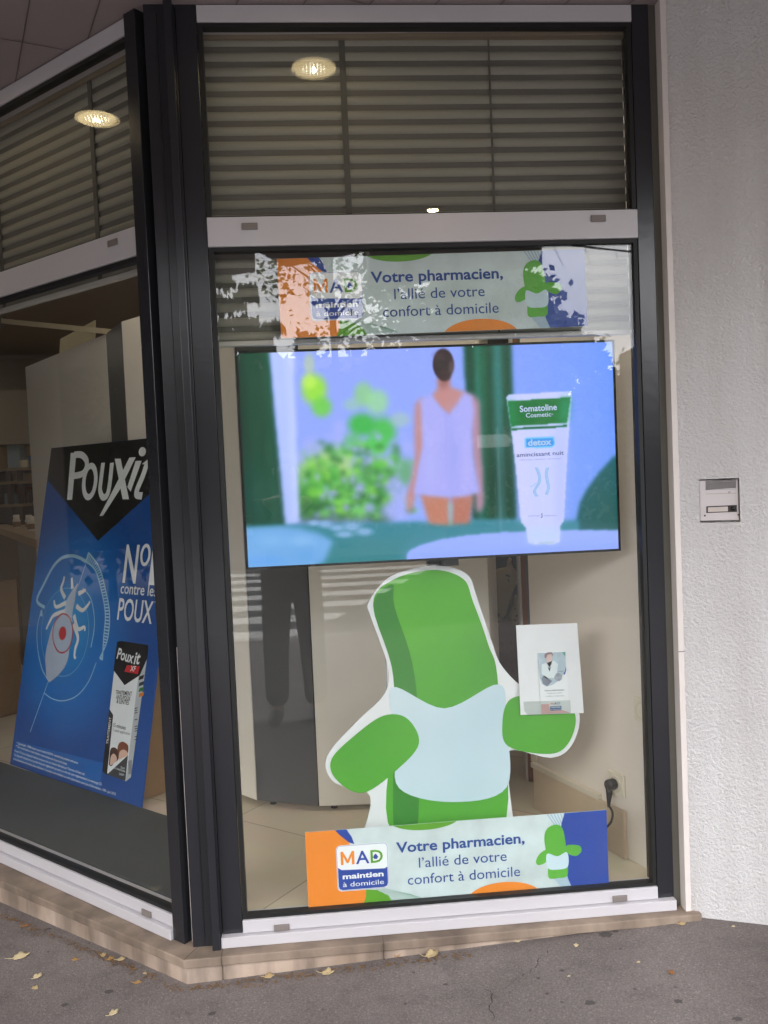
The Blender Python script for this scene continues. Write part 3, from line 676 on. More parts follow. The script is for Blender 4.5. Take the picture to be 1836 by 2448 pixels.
stroke(mb, FT, [FT.uv(zt(*p)) for p in spline([(1204, 634), (1216, 634), (1232, 620)], 5)], .0012, .0004); mb.build('silhouette_line', ec, SCREEN)
mb = MB(); stroke(mb, FT, [FT.uv(zt(x, y)) for x, y in spline([(1256, 742), (1250, 746), (1256, 751), (1250, 758), (1255, 758)], 4)], .0018, .0004); mb.build('emblem', en, SCREEN)

# ------------------------------------------------------------ printed banners
INK = mat('navy_ink', '#1d4a93', .5); INKD = mat('blue_print', '#27489f', .4, .03); ORNG = mat('orange_print', '#e98a2c', .4, .03); GRN = mat('green_print', '#5da02a', .4, .03)
WHT = mat('white_print', '#e9eef0', .4, .01); HATCH = mat('hatch_print', '#6f9f86', .5); HATCHB = mat('hatch_blue_print', '#7fa9cf', .5)
BG = mat('pale_banner_vinyl', '#d3e3e4', .35, col2='#bccac9', vscale=9, detail=9)
STG = mat('standin_green', '#62b63c', .4, col2='#479c34', vscale=1.6, detail=1); STGD = mat('standin_dark_green', '#3d8a35', .4); STB = mat('standin_pale_blue', '#cfe3ea', .4, col2='#bcd6e2', vscale=2.2, detail=1)
def banner(O, ex, ey, w, h, label, wav):
    F = Frame(O, ex, ey); t = thing('banner', label, 'banner', F.P(w/2, 0, -.001), None)
    k = 1.0; mb = MB()
    mb.obox(F.O, F.ex, F.n, F.ey, (0, -.0008, 0), (w, 0, h)); mb.build('vinyl_sheet', BG, t)
    X = lambda u: u*w
    def part(name, pts, m, hh):
        mb = MB(); pts = clip_poly([(X(u), v*h) for u, v in pts], .0003, .0003, w-.0003, h-.0003); sheet(mb, F, pts, hh, .00025); return mb.build(name, m, t)
    def ecl(cu, cv, ru, rv, **k_): return [(u, v) for u, v in ell(cu, cv, ru, rv, 60, **k_)]
    part('orange_field', [(0, 0), (.178, 0), (.188, .1), (.189, .22), (.180, .40), (.165, .62), (.140, .83), (.112, .93), (.097, 1), (0, 1)], ORNG, .0006)
    part('blue_arc', [(.097, 1), (.112, .93), (.140, .83), (.158, .80), (.150, .90), (.134, 1)], INKD, .0007)
    part('green_dome', ecl(.392, 1.06, .115, .145), GRN, .0006)
    part('orange_dome', ecl(.645, -.07, .125, .22), ORNG, .0006)
    part('green_corner', [(.178, 0), (.188, .1), (.189, .20), (.225, .18), (.26, .10), (.276, 0)], GRN, .0007)
    mb = MB()
    for i in range(13):
        a = .215+i*.0095; stroke(mb, F, [(X(a), (.24-.012*i)*h), (X(a+.045), max(.02, (.02))*h)], .0016, .0006)
    mb.build('hatching', HATCH, t)
    part('blue_field', [(1, 0), (.875, 0), (.862, .12), (.849, .30), (.842, .5), (.840, .70), (.846, .87), (.858, 1), (1, 1)], INKD, .0008)
    mb = MB()
    for i in range(7): stroke(mb, F, [(X(.800+i*.011), .995*h), (X(.825+i*.008), .84*h)], .0022, .0005)
    mb.build('hatching', HATCHB, t); mb = MB()
    for i in range(7): stroke(mb, F, [(X(.815+i*.008), .15*h), (X(.845+i*.0055), .005*h)], .0022, .0005)
    mb.build('hatching', HATCHB, t)
    # logo
    lg = part('logo_plate', [(u/w, v/h) for u, v in rrect(.0945, .049, .259, .197, .014)], WHT, .0010)
    mb = MB(); stroke(mb, F, rrect(.0965, .051, .257, .195, .013), .0011, .0011, closed=True); mb.build('logo_outline', INKD, lg)
    mb = MB(); sheet(mb, F, [(.0985, .066), (.1015, .057), (.1105, .053), (.243, .053), (.252, .057), (.255, .066), (.255, .118), (.246, .113), (.2, .1145), (.11, .118), (.0985, .126)][::1], .0012, .0002); mb.build('logo_block', INKD, lg)
    for s_, u, m_, w_ in (('M', .1085, ORNG, .045), ('A', .156, INKD, .043), ('D', .203, GRN, .039)): 
        if s_ != 'M': text(F, u, .134, s_, .043, m_, 'lettering', lg, h=.0014, width=w_, bold=.012)
        else:
            mb = MB(); sheet(mb, F, [(u+.043*a, .134+.043*b) for a, b in ((0, 0), (.19, 0), (.19, .62), (.43, .12), (.57, .12), (.81, .62), (.81, 0), (1, 0), (1, 1), (.83, 1), (.5, .36), (.17, 1), (0, 1))], .0014, .0001); mb.build('lettering', m_, lg)
    mb = MB(); 
    for a, b in (((.2135, .146), (.2245, .157)), ((.2105, .150), (.2275, .154))): sheet(mb, F, [(a[0], a[1]), (b[0], a[1]), (b[0], b[1]), (a[0], b[1])], .0017+.0002*(a[0] > .212), .0001)
    sheet(mb, F, [(.2125, .1565), (.2255, .1565), (.219, .163)], .0017, .0001); mb.build('house_mark', INKD, lg)
    text(F, .177, .0885, 'maintien', .0175, WHT, 'lettering', lg, h=.0015, align='C', width=.130, bold=.03)
    text(F, .177, .0630, 'à domicile', .0165, WHT, 'lettering', lg, h=.0015, align='C', width=.130)
    text(F, .2855, .160, 'Votre pharmacien,', .0345, INK, 'lettering', t, h=.0010, width=.415, bold=.022)
    text(F, .3560, .106, 'l’allié de votre', .0345, INK, 'lettering', t, h=.0010, width=.284)
    text(F, .3180, .053, 'confort à domicile', .0345, INK, 'lettering', t, h=.0010, width=.364)
    # plain green slab in place of the printed figure
    sl_ = part('green_slab', [(u/w, v/h) for u, v in spline([(.775, .040), (.774, .09), (.765, .165), (.775, .200), (.805, .212), (.826, .196), (.835, .14), (.838, .09), (.836, .042), (.806, .036)], 8, True)], STG, .0012)
    mb = MB(); sheet(mb, F, spline([(.773, .072), (.772, .118), (.806, .108), (.838, .118), (.839, .072), (.806, .064)], 6, True), .0014, .0002); mb.build('pale_panel', STB, sl_)
    for pts in (spline([(.735, .098), (.742, .084), (.768, .092), (.783, .124), (.770, .132), (.748, .120)], 6, True), spline([(.836, .118), (.866, .104), (.885, .118), (.880, .136), (.850, .142), (.836, .138)], 6, True)):
        mb = MB(); sheet(mb, F, pts, .0013, .0002); mb.build('green_tablet', STG, sl_)
    return F, t
bO = np.array([.2058, .025, .0435]); banner(bO, UX, UZ, .973, .2475, 'printed pharmacy banner in front of the standing cut-out board, resting low on the glass', 0)
th = math.radians(.55)
banner(np.array([.2050, .028, 1.8365]), np.array([math.cos(th), 0, math.sin(th)]), np.array([-math.sin(th), 0, math.cos(th)]), .965, .242, 'printed pharmacy banner hanging above the television, partly hidden by sky reflections', 0)

# clear film over the upper banner (its wrinkles catch the sky)
# ------------------------------------------------------------ cut-out board (plain stand-in)
SY = .205; FB = Frame((0, SY, .03), UX, UZ)
def db(*ps): return [FB.uv(dsp(*p)) for p in ps]
t = thing('display_board', 'tall die-cut cardboard display board in plain green and pale blue under the television', 'display board', (.6, SY, .03))
CARD = mat('white_card', '#e4e8ea', .55, .02)
outl = spline(db((772, 1835), (800, 1720), (722, 1690), (706, 1635), (770, 1560), (830, 1500), (838, 1440), (800, 1330), (797, 1300), (845, 1245), (940, 1222), (1008, 1240), (1030, 1290), (1062, 1385), (1085, 1440), (1140, 1490), (1215, 1500), (1252, 1545), (1235, 1610), (1190, 1637), (1098, 1622), (1100, 1700), (1118, 1835)), 5)
mb = MB(); sheet(mb, FB, [(u, max(v, .001)) for u, v in outl][::-1], 0, .006); mb.build('card_backing', CARD, t)
pf = db((775, 1795), (1112, 1785)); mb = MB(); sheet(mb, FB, [(pf[0][0]-.02, .001), (pf[1][0]+.02, .001), (pf[1][0]+.0, .18), (pf[0][0], .18)], -.0065, .004); mb.build('foot_panel', CARD, t)
slab = spline(db((806, 1305), (850, 1252), (935, 1231), (1000, 1250), (1022, 1300), (1054, 1390), (1076, 1480), (1082, 1800), (850, 1800), (852, 1560), (846, 1440)), 7, True)
mb = MB(); sheet(mb, FB, slab[::-1], .0010, .0008); mb.build('green_slab', STG, t)
mb = MB(); sheet(mb, FB, spline(db((806, 1308), (848, 1262), (852, 1310), (890, 1430), (903, 1560), (900, 1800), (852, 1800), (852, 1560), (846, 1440)), 5, True)[::-1], .0016, .0004); mb.build('dark_edge_band', STGD, t)
mb = MB(); sheet(mb, FB, spline(db((846, 1485), (960, 1530), (1078, 1478), (1092, 1560), (1094, 1700), (980, 1732), (862, 1702), (858, 1600)), 7, True)[::-1], .0022, .0005); mb.build('pale_panel', STB, t)
for pts in (db((716, 1640), (728, 1685), (785, 1712), (860, 1660), (905, 1605), (880, 1552), (830, 1545), (770, 1585)), db((1085, 1560), (1100, 1512), (1150, 1500), (1212, 1505), (1243, 1548), (1228, 1604), (1188, 1628), (1098, 1612))):
    mb = MB(); sheet(mb, FB, spline(pts, 7, True)[::-1], .0028, .0005); mb.build('green_tablet', STG, t)
mb = MB(); mb.prism([(.50, SY+.008, .032), (.50, SY+.30, .032), (.50, SY+.009, .9)], (.004, 0, 0)); mb.prism([(.80, SY+.008, .032), (.80, SY+.30, .032), (.80, SY+.009, .9)], (.004, 0, 0)); mb.build('easel_flap', CARD, t)

FC = Frame((0, SY-.012, .03), UX, UZ)
def zc_(x, y): return (1200+x*220/1622, 1440+y*220/1622)
def cz(*ps): return [FC.uv(zc_(*p)) for p in ps]
pts = cz((250, 405), (1325, 368), (1445, 1950), (330, 1985)); 
mb = MB(); sheet(mb, FC, pts[::-1], 0, .003)
tag(mb.build('notice_card', CARD, None), 'blank white card clipped behind a leaflet on the cut-out board', 'card')
t = thing('leaflet', 'small pharmacy leaflet in a clear pocket in front of the white card', 'leaflet', FC.P(*cz((940, 1960))[0], .004))
mb = MB(); sheet(mb, FC, cz((625, 885), (1112, 862), (1187, 1942), (690, 1965))[::-1], .0035, .001); mb.build('paper', WHT, t)
PB1 = mat('photo_pale_blue', '#b9ced8', .4, col2='#a9bcc8', vscale=40); 
mb = MB(); sheet(mb, FC, cz((628, 890), (1110, 868), (1120, 1100), (1085, 1250), (1000, 1370), (880, 1450), (780, 1480), (700, 1430), (660, 1330), (640, 1100))[::-1], .0040, .0002); ph = mb.build('photo_print', PB1, t)
for nm, c, pp in (('coat_print', '#d9e6e8', [(690, 1090), (780, 1060), (900, 1020), (980, 1080), (960, 1250), (900, 1330), (760, 1330), (690, 1250)]), ('face_print', '#d8c0bc', [(765, 960), (800, 905), (860, 900), (885, 960), (870, 1060), (830, 1150), (790, 1070)]), ('hair_print', '#a08c90', [(740, 960), (745, 905), (800, 875), (870, 872), (895, 930), (880, 935), (850, 905), (795, 920), (770, 985)]), ('collar_print', '#3e4252', [(795, 1125), (830, 1160), (860, 1120), (830, 1215)]), ('tray_print', '#7f8896', [(690, 1330), (740, 1280), (820, 1340), (880, 1380), (790, 1470), (720, 1430)]), ('stripe_print', '#8fa3b0', [(985, 1205), (1070, 1200), (1070, 1215), (985, 1220)]), ('corner_print', '#6fae9e', [(1050, 870), (1110, 866), (1112, 940), (1080, 920)]), ('edge_print', '#4a64a8', [(1118, 1110), (1124, 1190), (1100, 1270), (1075, 1260), (1100, 1200)])):
    mb = MB(); sheet(mb, FC, cz(*pp)[::-1], .0045+.0001*len(nm), .0002); mb.build(nm, mat('leaflet_'+nm, c, .5), ph)
mb = MB(); stroke(mb, FC, ell(*cz((985, 1310))[0], .013, .0135, 30), .001, .0062, True); sheet(mb, FC, ell(*cz((985, 1310))[0], .0125, .013, 30), .0055, .0001); mb.build('round_print', mat('leaflet_round', '#a7b0bb', .5, col2='#7d8794', vscale=60), ph)
PINK = mat('leaflet_pink', '#e3b3b2', .5)
mb = MB(); sheet(mb, FC, cz((690, 1790), (825, 1785), (840, 1900), (1050, 1890), (1180, 1930), (1186, 1940), (692, 1963))[::-1], .0042, .0002); mb.build('pink_print', PINK, t)
def ctext(s, x0, y0, x1, y1, cap, m, b_, h=.0044):
    a, b = cz((x0, y0), (x1, y1)); text(FC, a[0], a[1], s, cap, m, 'lettering', t, h=h, width=math.hypot(b[0]-a[0], b[1]-a[1]), bold=b_, rot=math.degrees(math.atan2(b[1]-a[1], b[0]-a[0])))
GTX = mat('leaflet_text', '#7f8694', .5)
ctext('Votre pharmacien,', 742, 1562, 1095, 1545, .0048, GTX, .03); ctext('l’allié de votre', 797, 1608, 1050, 1598, .0045, GTX, 0); ctext('confort à domicile', 765, 1660, 1085, 1648, .0045, GTX, 0)
ctext('M', 848, 1800, 905, 1798, .0085, mat('leaflet_m', '#e6b79c', .5), .03); ctext('A', 915, 1797, 962, 1795, .0085, INK, .03); ctext('D', 972, 1793, 1018, 1790, .0085, mat('leaflet_d', '#5d9aa8', .5), .03)
a_, b_2 = cz((845, 1905), (1040, 1815)); mb = MB(); sheet(mb, FC, rrect(a_[0], a_[1], b_2[0], b_2[1], .002), .0048, .0002); mb.build('logo_block', mat('leaflet_block', '#3f6ba6', .5), t)
ctext('maintien', 862, 1855, 1025, 1845, .0048, WHT, .03, .0054); ctext('à domicile', 862, 1893, 1030, 1884, .0045, WHT, 0, .0054)
pk = cz((370, 1740), (1190, 1715), (1200, 1950), (450, 1985), (385, 1900)); mb = MB(); sheet(mb, FC, pk[::-1], .0085, .0012)
mb.build('clear_pocket', glass_mat('pocket_plastic', .08, (.93, .95, .94)), t)

# ------------------------------------------------------------ big blue poster leaning in the angled window
e_ = np.array([.7195, -.6944, 0.]); e_ /= np.linalg.norm(e_); up_ = np.array([.1385, .1435, .9799]); up_ -= e_*(up_@e_); up_ /= np.linalg.norm(up_)
FP = Frame((-1.3087, 1.7635, .032), e_, up_)
def z5(x, y): return (x*440/1659, 1000+y*500/1885)
def z6(x, y): return (x*440/1622, 1400+y*600/2212)
def p5(*ps): return [FP.uv(z5(*p)) for p in ps]
def p6(*ps): return [FP.uv(z6(*p)) for p in ps]
t = thing('poster', 'large blue and black lice treatment poster leaning inside the angled window', 'poster', FP.P(.555, 0, 0))
PBLU = mat('poster_blue', (.003, .040, .19), .35, col2=(.003, .078, .33), vscale=1.6, detail=1.5); PBK = mat('poster_black', (.006, .006, .007), .3); PWH = mat('poster_white', '#e2e8ea', .4); PRED = mat('poster_red', '#c9242c', .4)
PCY = mat('poster_line', '#9fcbe6', .4); PLB = mat('poster_light_blue', (.006, .17, .52), .35)
PWD, PHT = 1.112, 1.622
n = PBLU.node_tree.nodes; l = PBLU.node_tree.links; co = n.new('ShaderNodeTexCoord'); vd = n.new('ShaderNodeVectorMath'); vd.operation = 'DISTANCE'; vd.inputs[1].default_value = tuple(FP.P(.37, .72)-FP.P(.555, 0)); l.new(co.outputs['Object'], vd.inputs[0])
rg = n.new('ShaderNodeValToRGB'); rg.color_ramp.interpolation = 'EASE'; ee = rg.color_ramp.elements; ee[0].position = .05; ee[0].color = (.016, .31, .74, 1); ee[1].position = .62; ee[1].color = (.004, .070, .30, 1); q_ = ee.new(.30); q_.color = (.006, .165, .55, 1)
l.new(vd.outputs['Value'], rg.inputs['Fac']); l.new(rg.outputs['Color'], n['Principled BSDF'].inputs['Base Color'])
mb = MB(); sheet(mb, FP, [(0, 0), (PWD, 0), (PWD, PHT), (0, PHT)], 0, .008); mb.build('board', PBLU, t)
mb = MB(); sheet(mb, FP, [(.03, .118), (.80, .145), (.80, .03), (.03, .03)][::-1], .0006, .0002)
mb.build('caption_band', mat('poster_band', (.005, .12, .43), .35), t)
mb = MB(); sheet(mb, FP, [(.001, PHT-.001), (.001, 1.454), (.542, 1.140), (PWD-.001, 1.475), (PWD-.001, PHT-.001)], .0008, .0003); mb.build('black_chevron', PBK, t)
H = .0016
lg = MB()
sheet(lg, FP, p5((640, 312), (690, 312), (652, 735), (607, 735))[::-1], H, .0003)
stroke(lg, FP, spline(p5((668, 330), (735, 330), (780, 375), (782, 440), (745, 500), (668, 520)), 8), [.034]*41, H+.0002)
stroke(lg, FP, [FP.uv(z5(x, y)) for x, y in ell(812, 570, 53, 142, 40, rot=6)], .031, H+.0004, True)
stroke(lg, FP, spline(p5((932, 402), (912, 560), (905, 650), (930, 712), (968, 690), (990, 600), (1012, 402)), 8), .032, H)
sheet(lg, FP, p5((1037, 365), (1090, 365), (1165, 730), (1108, 730))[::-1], H+.0002, .0003)
sheet(lg, FP, p5((1170, 355), (1226, 352), (1085, 640), (930, 880), (900, 880), (1000, 690))[::-1], H+.0004, .0003)
sheet(lg, FP, p5((1225, 385), (1280, 383), (1180, 660), (1150, 620))[::-1], H, .0003)
sheet(lg, FP, [FP.uv(z5(x, y)) for x, y in ell(1285, 302, 32, 42, 28, rot=10)][::-1], H, .0003)
stroke(lg, FP, spline(p5((1330, 400), (1290, 520), (1240, 640), (1235, 690), (1285, 700)), 8), .034, H+.0002)
sheet(lg, FP, p5((1372, 308), (1380, 418), (1280, 415), (1330, 375))[::-1], H+.0004, .0003)
lg.build('lettering', PWH, t)
def ptext(s, a, b, cap, m, bold=0, shear=0, h=.0015, par=None):
    text(FP, a[0], a[1], s, cap, m, 'lettering', par or t, h=h, width=math.hypot(b[0]-a[0], b[1]-a[1]), bold=bold, shear=shear, rot=math.degrees(math.atan2(b[1]-a[1], b[0]-a[0])))
ptext('N', (.784, .955), (.886, .955), .178, PWH, .02); 
mb = MB(); stroke(mb, FP, ell(.937, 1.082, .030, .043, 30), .016, .0015, True); mb.build('lettering', PWH, t)
ptext('1', (.985, .955), (1.06, .955), .172, PWH, .02)
ptext('contre les', (.778, .902), (1.055, .902), .052, PWH, .008); ptext('POUX', (.777, .783), (1.040, .783), .102, PWH, .012); ptext('*', (1.045, .85), (1.075, .85), .05, PWH, .01)
# target rings and insect pictogram
mb = MB(); h = .0013
stroke(mb, FP, spline(p5((405, 1705), (335, 1640), (400, 1490), (480, 1340), (560, 1260), (650, 1240), (720, 1258), (775, 1290)), 6), .017, h)
ring_o = spline(p6((880, 640), (948, 480), (968, 250), (930, 30))+p5((895, 1340), (800, 1210)), 8); ring_i = spline(p6((905, 675-20), (915, 470), (930, 250), (895, 40))+p5((860, 1370), (775, 1290)), 8)
stroke(mb, FP, ring_o, .0075, h); stroke(mb, FP, ring_i, .0075, h)
n_ = min(len(ring_o), len(ring_i))
for i in range(0, n_):
    stroke(mb, FP, [ring_o[i], ring_i[min(len(ring_i)-1, i)]], .0072, h+.0002)
stroke(mb, FP, spline(p6((850, 680), (780, 850), (680, 970), (560, 1015), (460, 995), (390, 945)), 8), .005, h)
stroke(mb, FP, p6((425, 850), (268, 1290)), .004, h); stroke(mb, FP, p5((780, 1300), (705, 1520)), .003, h)
stroke(mb, FP, spline(p6((365, 215), (330, 380), (335, 560), (375, 740), (440, 850)), 8), .006, h); sheet(mb, FP, p6((372, 205), (350, 268), (378, 272))[::1], h, .0003)
stroke(mb, FP, spline(p6((803, 545), (832, 380), (830, 250), (800, 110), (730, 20)), 8), .006, h)
stroke(mb, FP, [FP.uv(z6(x, y)) for x, y in ell(575, 410, 208, 390, 64, rot=4)], .0022, h, True)
mb.build('target_ring', PCY, t)
mb = MB()
BODY = spline(p6((690, -20), (672, 60), (660, 150), (640, 250), (640, 400), (615, 560), (600, 650), (550, 750), (430, 850), (408, 740), (405, 600), (440, 440), (480, 330), (560, 240), (590, 130), (640, 40)), 6, True)
xs_ = [p[0] for p in BODY]; ys_ = [p[1] for p in BODY]
dirv = np.array([.80, -.60]); nv = np.array([.60, .80])
lo = min(np.array(p)@nv for p in BODY); hi_ = max(np.array(p)@nv for p in BODY); c = lo
while c < hi_:   # hatch lines clipped to the body
    cr_ = []
    for i in range(len(BODY)):
        a, b = np.array(BODY[i-1]), np.array(BODY[i]); fa, fb = a@nv-c, b@nv-c
        if (fa > 0) != (fb > 0): cr_.append((a+(b-a)*(fa/(fa-fb)))@dirv)
    cr_.sort()
    for i in range(0, len(cr_)-1, 2):
        stroke(mb, FP, [tuple(dirv*cr_[i]+nv*c), tuple(dirv*cr_[i+1]+nv*c)], .0062, h+.0004)
    c += .0105
for leg in (p5((590, 1620), (555, 1540), (575, 1470), (583, 1425)), p5((655, 1535), (650, 1437)), p5((710, 1580), (760, 1555), (775, 1540)), p5((600, 1660), (510, 1700), (490, 1640)), p5((690, 1690), (745, 1730), (790, 1690), (815, 1650)), p6((580, 225), (480, 260), (440, 320), (410, 385)), p6((655, 260), (690, 380), (745, 365), (750, 400)), p6((650, 340), (690, 460), (665, 560), (660, 630), (672, 632))):
    L_ = spline(leg, 5); stroke(mb, FP, L_, [.024-.013*i/len(L_) for i in range(len(L_))], h+.0006)
mb.build('insect_print', PWH, t)
mb = MB(); stroke(mb, FP, [FP.uv(z6(x, y)) for x, y in ell(557, 420, 88, 172, 48, rot=3)], .007, h+.0012, True); sheet(mb, FP, [FP.uv(z6(x, y)) for x, y in ell(555, 420, 32, 60, 30, rot=4)][::-1], h+.0012, .0003); mb.build('red_target', PRED, t)
# printed product box
bx_ = MB(); sheet(bx_, FP, p6((1035, 520), (1250, 560), (1110, 1725), (905, 1635))[::-1], .0013, .0003); pb = bx_.build('box_print', PWH, t)
mb = MB(); sheet(mb, FP, p6((1250, 560), (1312, 530), (1155, 1690), (1110, 1725))[::-1], .0014, .0003); mb.build('box_side_print', mat('box_side_grey', '#b6bcc0', .4), pb)
mb = MB(); sheet(mb, FP, p6((1035, 495), (1070, 487), (1312, 525), (1300, 640), (1235, 790), (1100, 878), (1003, 745))[::-1], .0017, .0003)
sheet(mb, FP, p6((965, 1085), (1000, 1140), (945, 1690-20), (905, 1635))[::-1], .0017, .0003); mb.build('box_black_print', PBK, pb)
mb = MB(); sheet(mb, FP, p6((945, 1665), (1130, 1495), (1108, 1722))[::-1], .0018, .0003); mb.build('box_grey_print', mat('box_dark_grey', '#3b3f41', .4), pb)
mb = MB(); sheet(mb, FP, p6((1122, 700), (1235, 712), (1218, 780), (1100, 758))[::-1], .0021, .0002); mb.build('red_tag_print', PRED, pb)
def qtext(s, x0, y0, x1, y1, cap, m, b_=0, sh=0, h=.0024):
    a, b = p6((x0, y0), (x1, y1)); ptext(s, a, b, cap, m, b_, sh, h, pb)
qtext('Poux', 1030, 640, 1175, 685, .05, PWH, .02, .15); qtext('it', 1180, 690, 1240, 690, .055, PWH, .02, .3)
qtext('XF', 1150, 752, 1200, 757, .024, PWH, .02, .2)
qtext('TRAITEMENT', 1022, 955, 1165, 972, .019, PBK, .006); qtext('ANTI-POUX', 1025, 998, 1152, 1015, .019, PBK, .006); qtext('& LENTES', 1030, 1035, 1137, 1052, .019, PBK, .006)
qtext('15 minutes', 1002, 1242, 1110, 1270, .017, PBK, .01); qtext('1 seule application', 1000, 1282, 1150, 1318, .013, mat('box_text_grey', '#6d7376', .5))
qtext('TRAITEMENT', 958, 1398, 985, 1162, .017, PWH, .01)
qtext('Doux', 1068, 1612, 1105, 1618, .011, PWH); qtext('Sans insecticide', 996, 1608, 1105, 1645, .010, PWH); qtext('Lotion', 1055, 1668, 1095, 1675, .011, PWH)
for nm, c, pp in (('hair_print', '#4a2c22', [(965, 1560), (975, 1450), (1005, 1425), (1040, 1450), (1045, 1530), (1010, 1560), (985, 1590), (965, 1580)]), ('face_print', '#d9b49f', [(975, 1580), (980, 1510), (1005, 1480), (1032, 1510), (1030, 1545), (1000, 1570)]), ('hair_print', '#7a4427', [(1038, 1450), (1050, 1395), (1085, 1375), (1130, 1405), (1133, 1460), (1125, 1495), (1100, 1450), (1060, 1470), (1050, 1530)]), ('face_print', '#e0b9a4', [(1052, 1530), (1058, 1465), (1095, 1445), (1128, 1470), (1126, 1498), (1090, 1515)])):
    mb = MB(); sheet(mb, FP, spline(p6(*pp), 4, True)[::-1], .0020+(.0003 if 'face' in nm else 0), .0001); mb.build(nm, mat('box_'+nm+c[1:], c, .5), pb)
for c, y in (('#1b1b1b', 800), ('#33404a', 855), ('#2c7a3c', 905), ('#cf7a2a', 950)):
    mb = MB(); sheet(mb, FP, p6((1232, y), (1275, y-15), (1265, y+20), (1224, y+34))[::-1], .0019, .0002); mb.build('tab_print', mat('box_tab'+c[1:], c, .5), pb)
mb = MB()
for i in range(12): sheet(mb, FP, p6((1135, 1548+i*10), (1165, 1536+i*10), (1164, 1541+i*10), (1134, 1553+i*10))[::-1], .0019, .0002)
mb.build('barcode_print', PBK, pb); mb = MB()
for y in (1080, 1100, 1120, 1180, 1240, 1260, 1280, 1330, 1355): sheet(mb, FP, p6((1190, y), (1215, y-8), (1214, y), (1189, y+8))[::-1], .0019, .0002)
mb.build('small_print', PBK, pb)
for i, (s, a, b) in enumerate((('* OpenHealth - PDM volume cumul mobile 05/2018 - marché des produits anti-poux.', (148, 1395), (690, 1572)), ('** Sans insecticide au mode d’action neurotoxique sur le pou et la lente.', (140, 1422), (592, 1582)), ('Pouxit XF est un dispositif médical anti-poux du cuir chevelu fabriqué par Thornton & Ross Ltd.', (130, 1462), (748, 1672)), ('Ce dispositif médical est un produit de santé réglementé qui porte, au titre de cette réglementation, le marquage CE.', (126, 1497), (900, 1762)), ('Lire attentivement la notice avant utilisation. Consultez votre médecin ou votre pharmacien pour plus d’informations. V08 - Juin 2018.', (120, 1533), (1024, 1850)))):
    q0, q1 = p6(a, b); ptext(s, q0, q1, .0115, PWH, .006, 0, .0015)
for u in (.06, PWD-.10): MB().prism([FP.P(u, .02, -.0085), FP.P(u, .02, -.0085)+np.array([.2, .21, -.045]), FP.P(u, 1.0, -.0085)], tuple(e_*.004)).build('easel_flap', mat('brown_card', '#8a6d4c', .8, .05), t)
# ------------------------------------------------------------ sockets and plug on the inner side wall
M_SOCK = mat('socket_ivory', '#d6cdb9', .35); M_BLK = mat('black_rubber', (.012, .011, .011), .5)
def socket(px, label, w=.082):
    u, v = FS.uv(px); t = thing('wall_socket', label, 'socket', FS.P(u, v-w/2, .003), 'wall sockets on the side wall')
    MB().obox(FS.O, FS.ex, FS.n, UZ, (u-w/2, .002, v-w/2), (u+w/2, .011, v+w/2)).build('cover_plate', M_SOCK, t, bevel=.003)
    MB().lathe(FS.P(u, v, .0112), [(.029, .0), (.029, .004), (.025, .0045), (.0235, -.004), (.0, -.004)], 28, FS.n).build('socket_well', MATS['cream_plastic'], t, smooth=True)
    mb = MB()
    for du in (-.0095, .0095): mb.lathe(FS.P(u+du, v, .0073), [(.0, .0006), (.0026, .0006)], 10, FS.n)
    mb.build('pin_hole', M_ICD, t)
    return u, v
def zr(x, y): return (1150+x*686/1659, 1300+y*900/2177)
su, sv = socket(zr(793, 1385), 'lower ivory wall socket with the black plug in it, above the banner')
socket(zr(945, 962), 'upper ivory wall socket without a plug, half hidden by the dark window frame')
t = thing('power_plug', 'black power plug with its cable running down behind the banner', 'plug', FS.P(su, sv, .02))
MB().lathe(FS.P(su-.004, sv, .0125), [(.0, .034), (.017, .033), (.0195, .026), (.0195, .006), (.017, .0)], 24, FS.n).build('plug_body', M_BLK, t, smooth=True)
a = FS.P(su-.008, sv-.005, .035)
MB().tube([a, a+np.array([0, 0, -.03]), a+np.array([-.002, 0, -.055]), a+np.array([-.003, 0, -.075])], [.012, .0105, .007, .005], 10).build('strain_relief', M_BLK, t, smooth=True)
b = a+np.array([-.003, 0, -.07]); end = wy(zr(735, 1630), .12)
cp = spline([b, b+(end-b)*.3+np.array([.012, -.004, 0]), b+(end-b)*.65+np.array([.012, -.004, 0]), end, end+(end-b)*.4+np.array([-.05, 0, 0]), end+np.array([-.16, 0, -.06]), end+np.array([-.4, .05, -.08])], 8)
MB().tube(cp, .0042, 8).build('cable', M_BLK, t, smooth=True)

# ------------------------------------------------------------ inside the shop
pq = [FL.P(0, 0, -.062), FL.P(LW, 0, -.062), np.array([-.163, .085, 0]), np.array([-.163, .69, 0]), FL.P(0, 0, -.50)]
MB().prism([(p[0], p[1], .046) for p in pq], (0, 0, -.015)).build('display_platform', mat('dark_grey_felt', (.046, .052, .053), .75, .10, 2.5), None)
tag(bpy.data.objects['display_platform'], 'dark grey low platform on the floor inside the angled window', 'platform')
t = thing('display_partition', 'tall curved partition of white and dark grey panels standing inside the shop', 'partition', (-.02, .97, .03))
M_PW = mat('partition_white', '#e2dcd0', .45, .02, 1.5); M_PG = mat('partition_grey', (.080, .080, .083), .45, .04, 1.5)
PT = float(wy((239, 799), 1.95)[2]); pv = [tuple(wz((60, 878), PT)[:2]), (-.762, 1.95), (-.610, 1.62), (-.02, .97), (.242, .855), (.9695, .7834), (1.05, 1.0)]
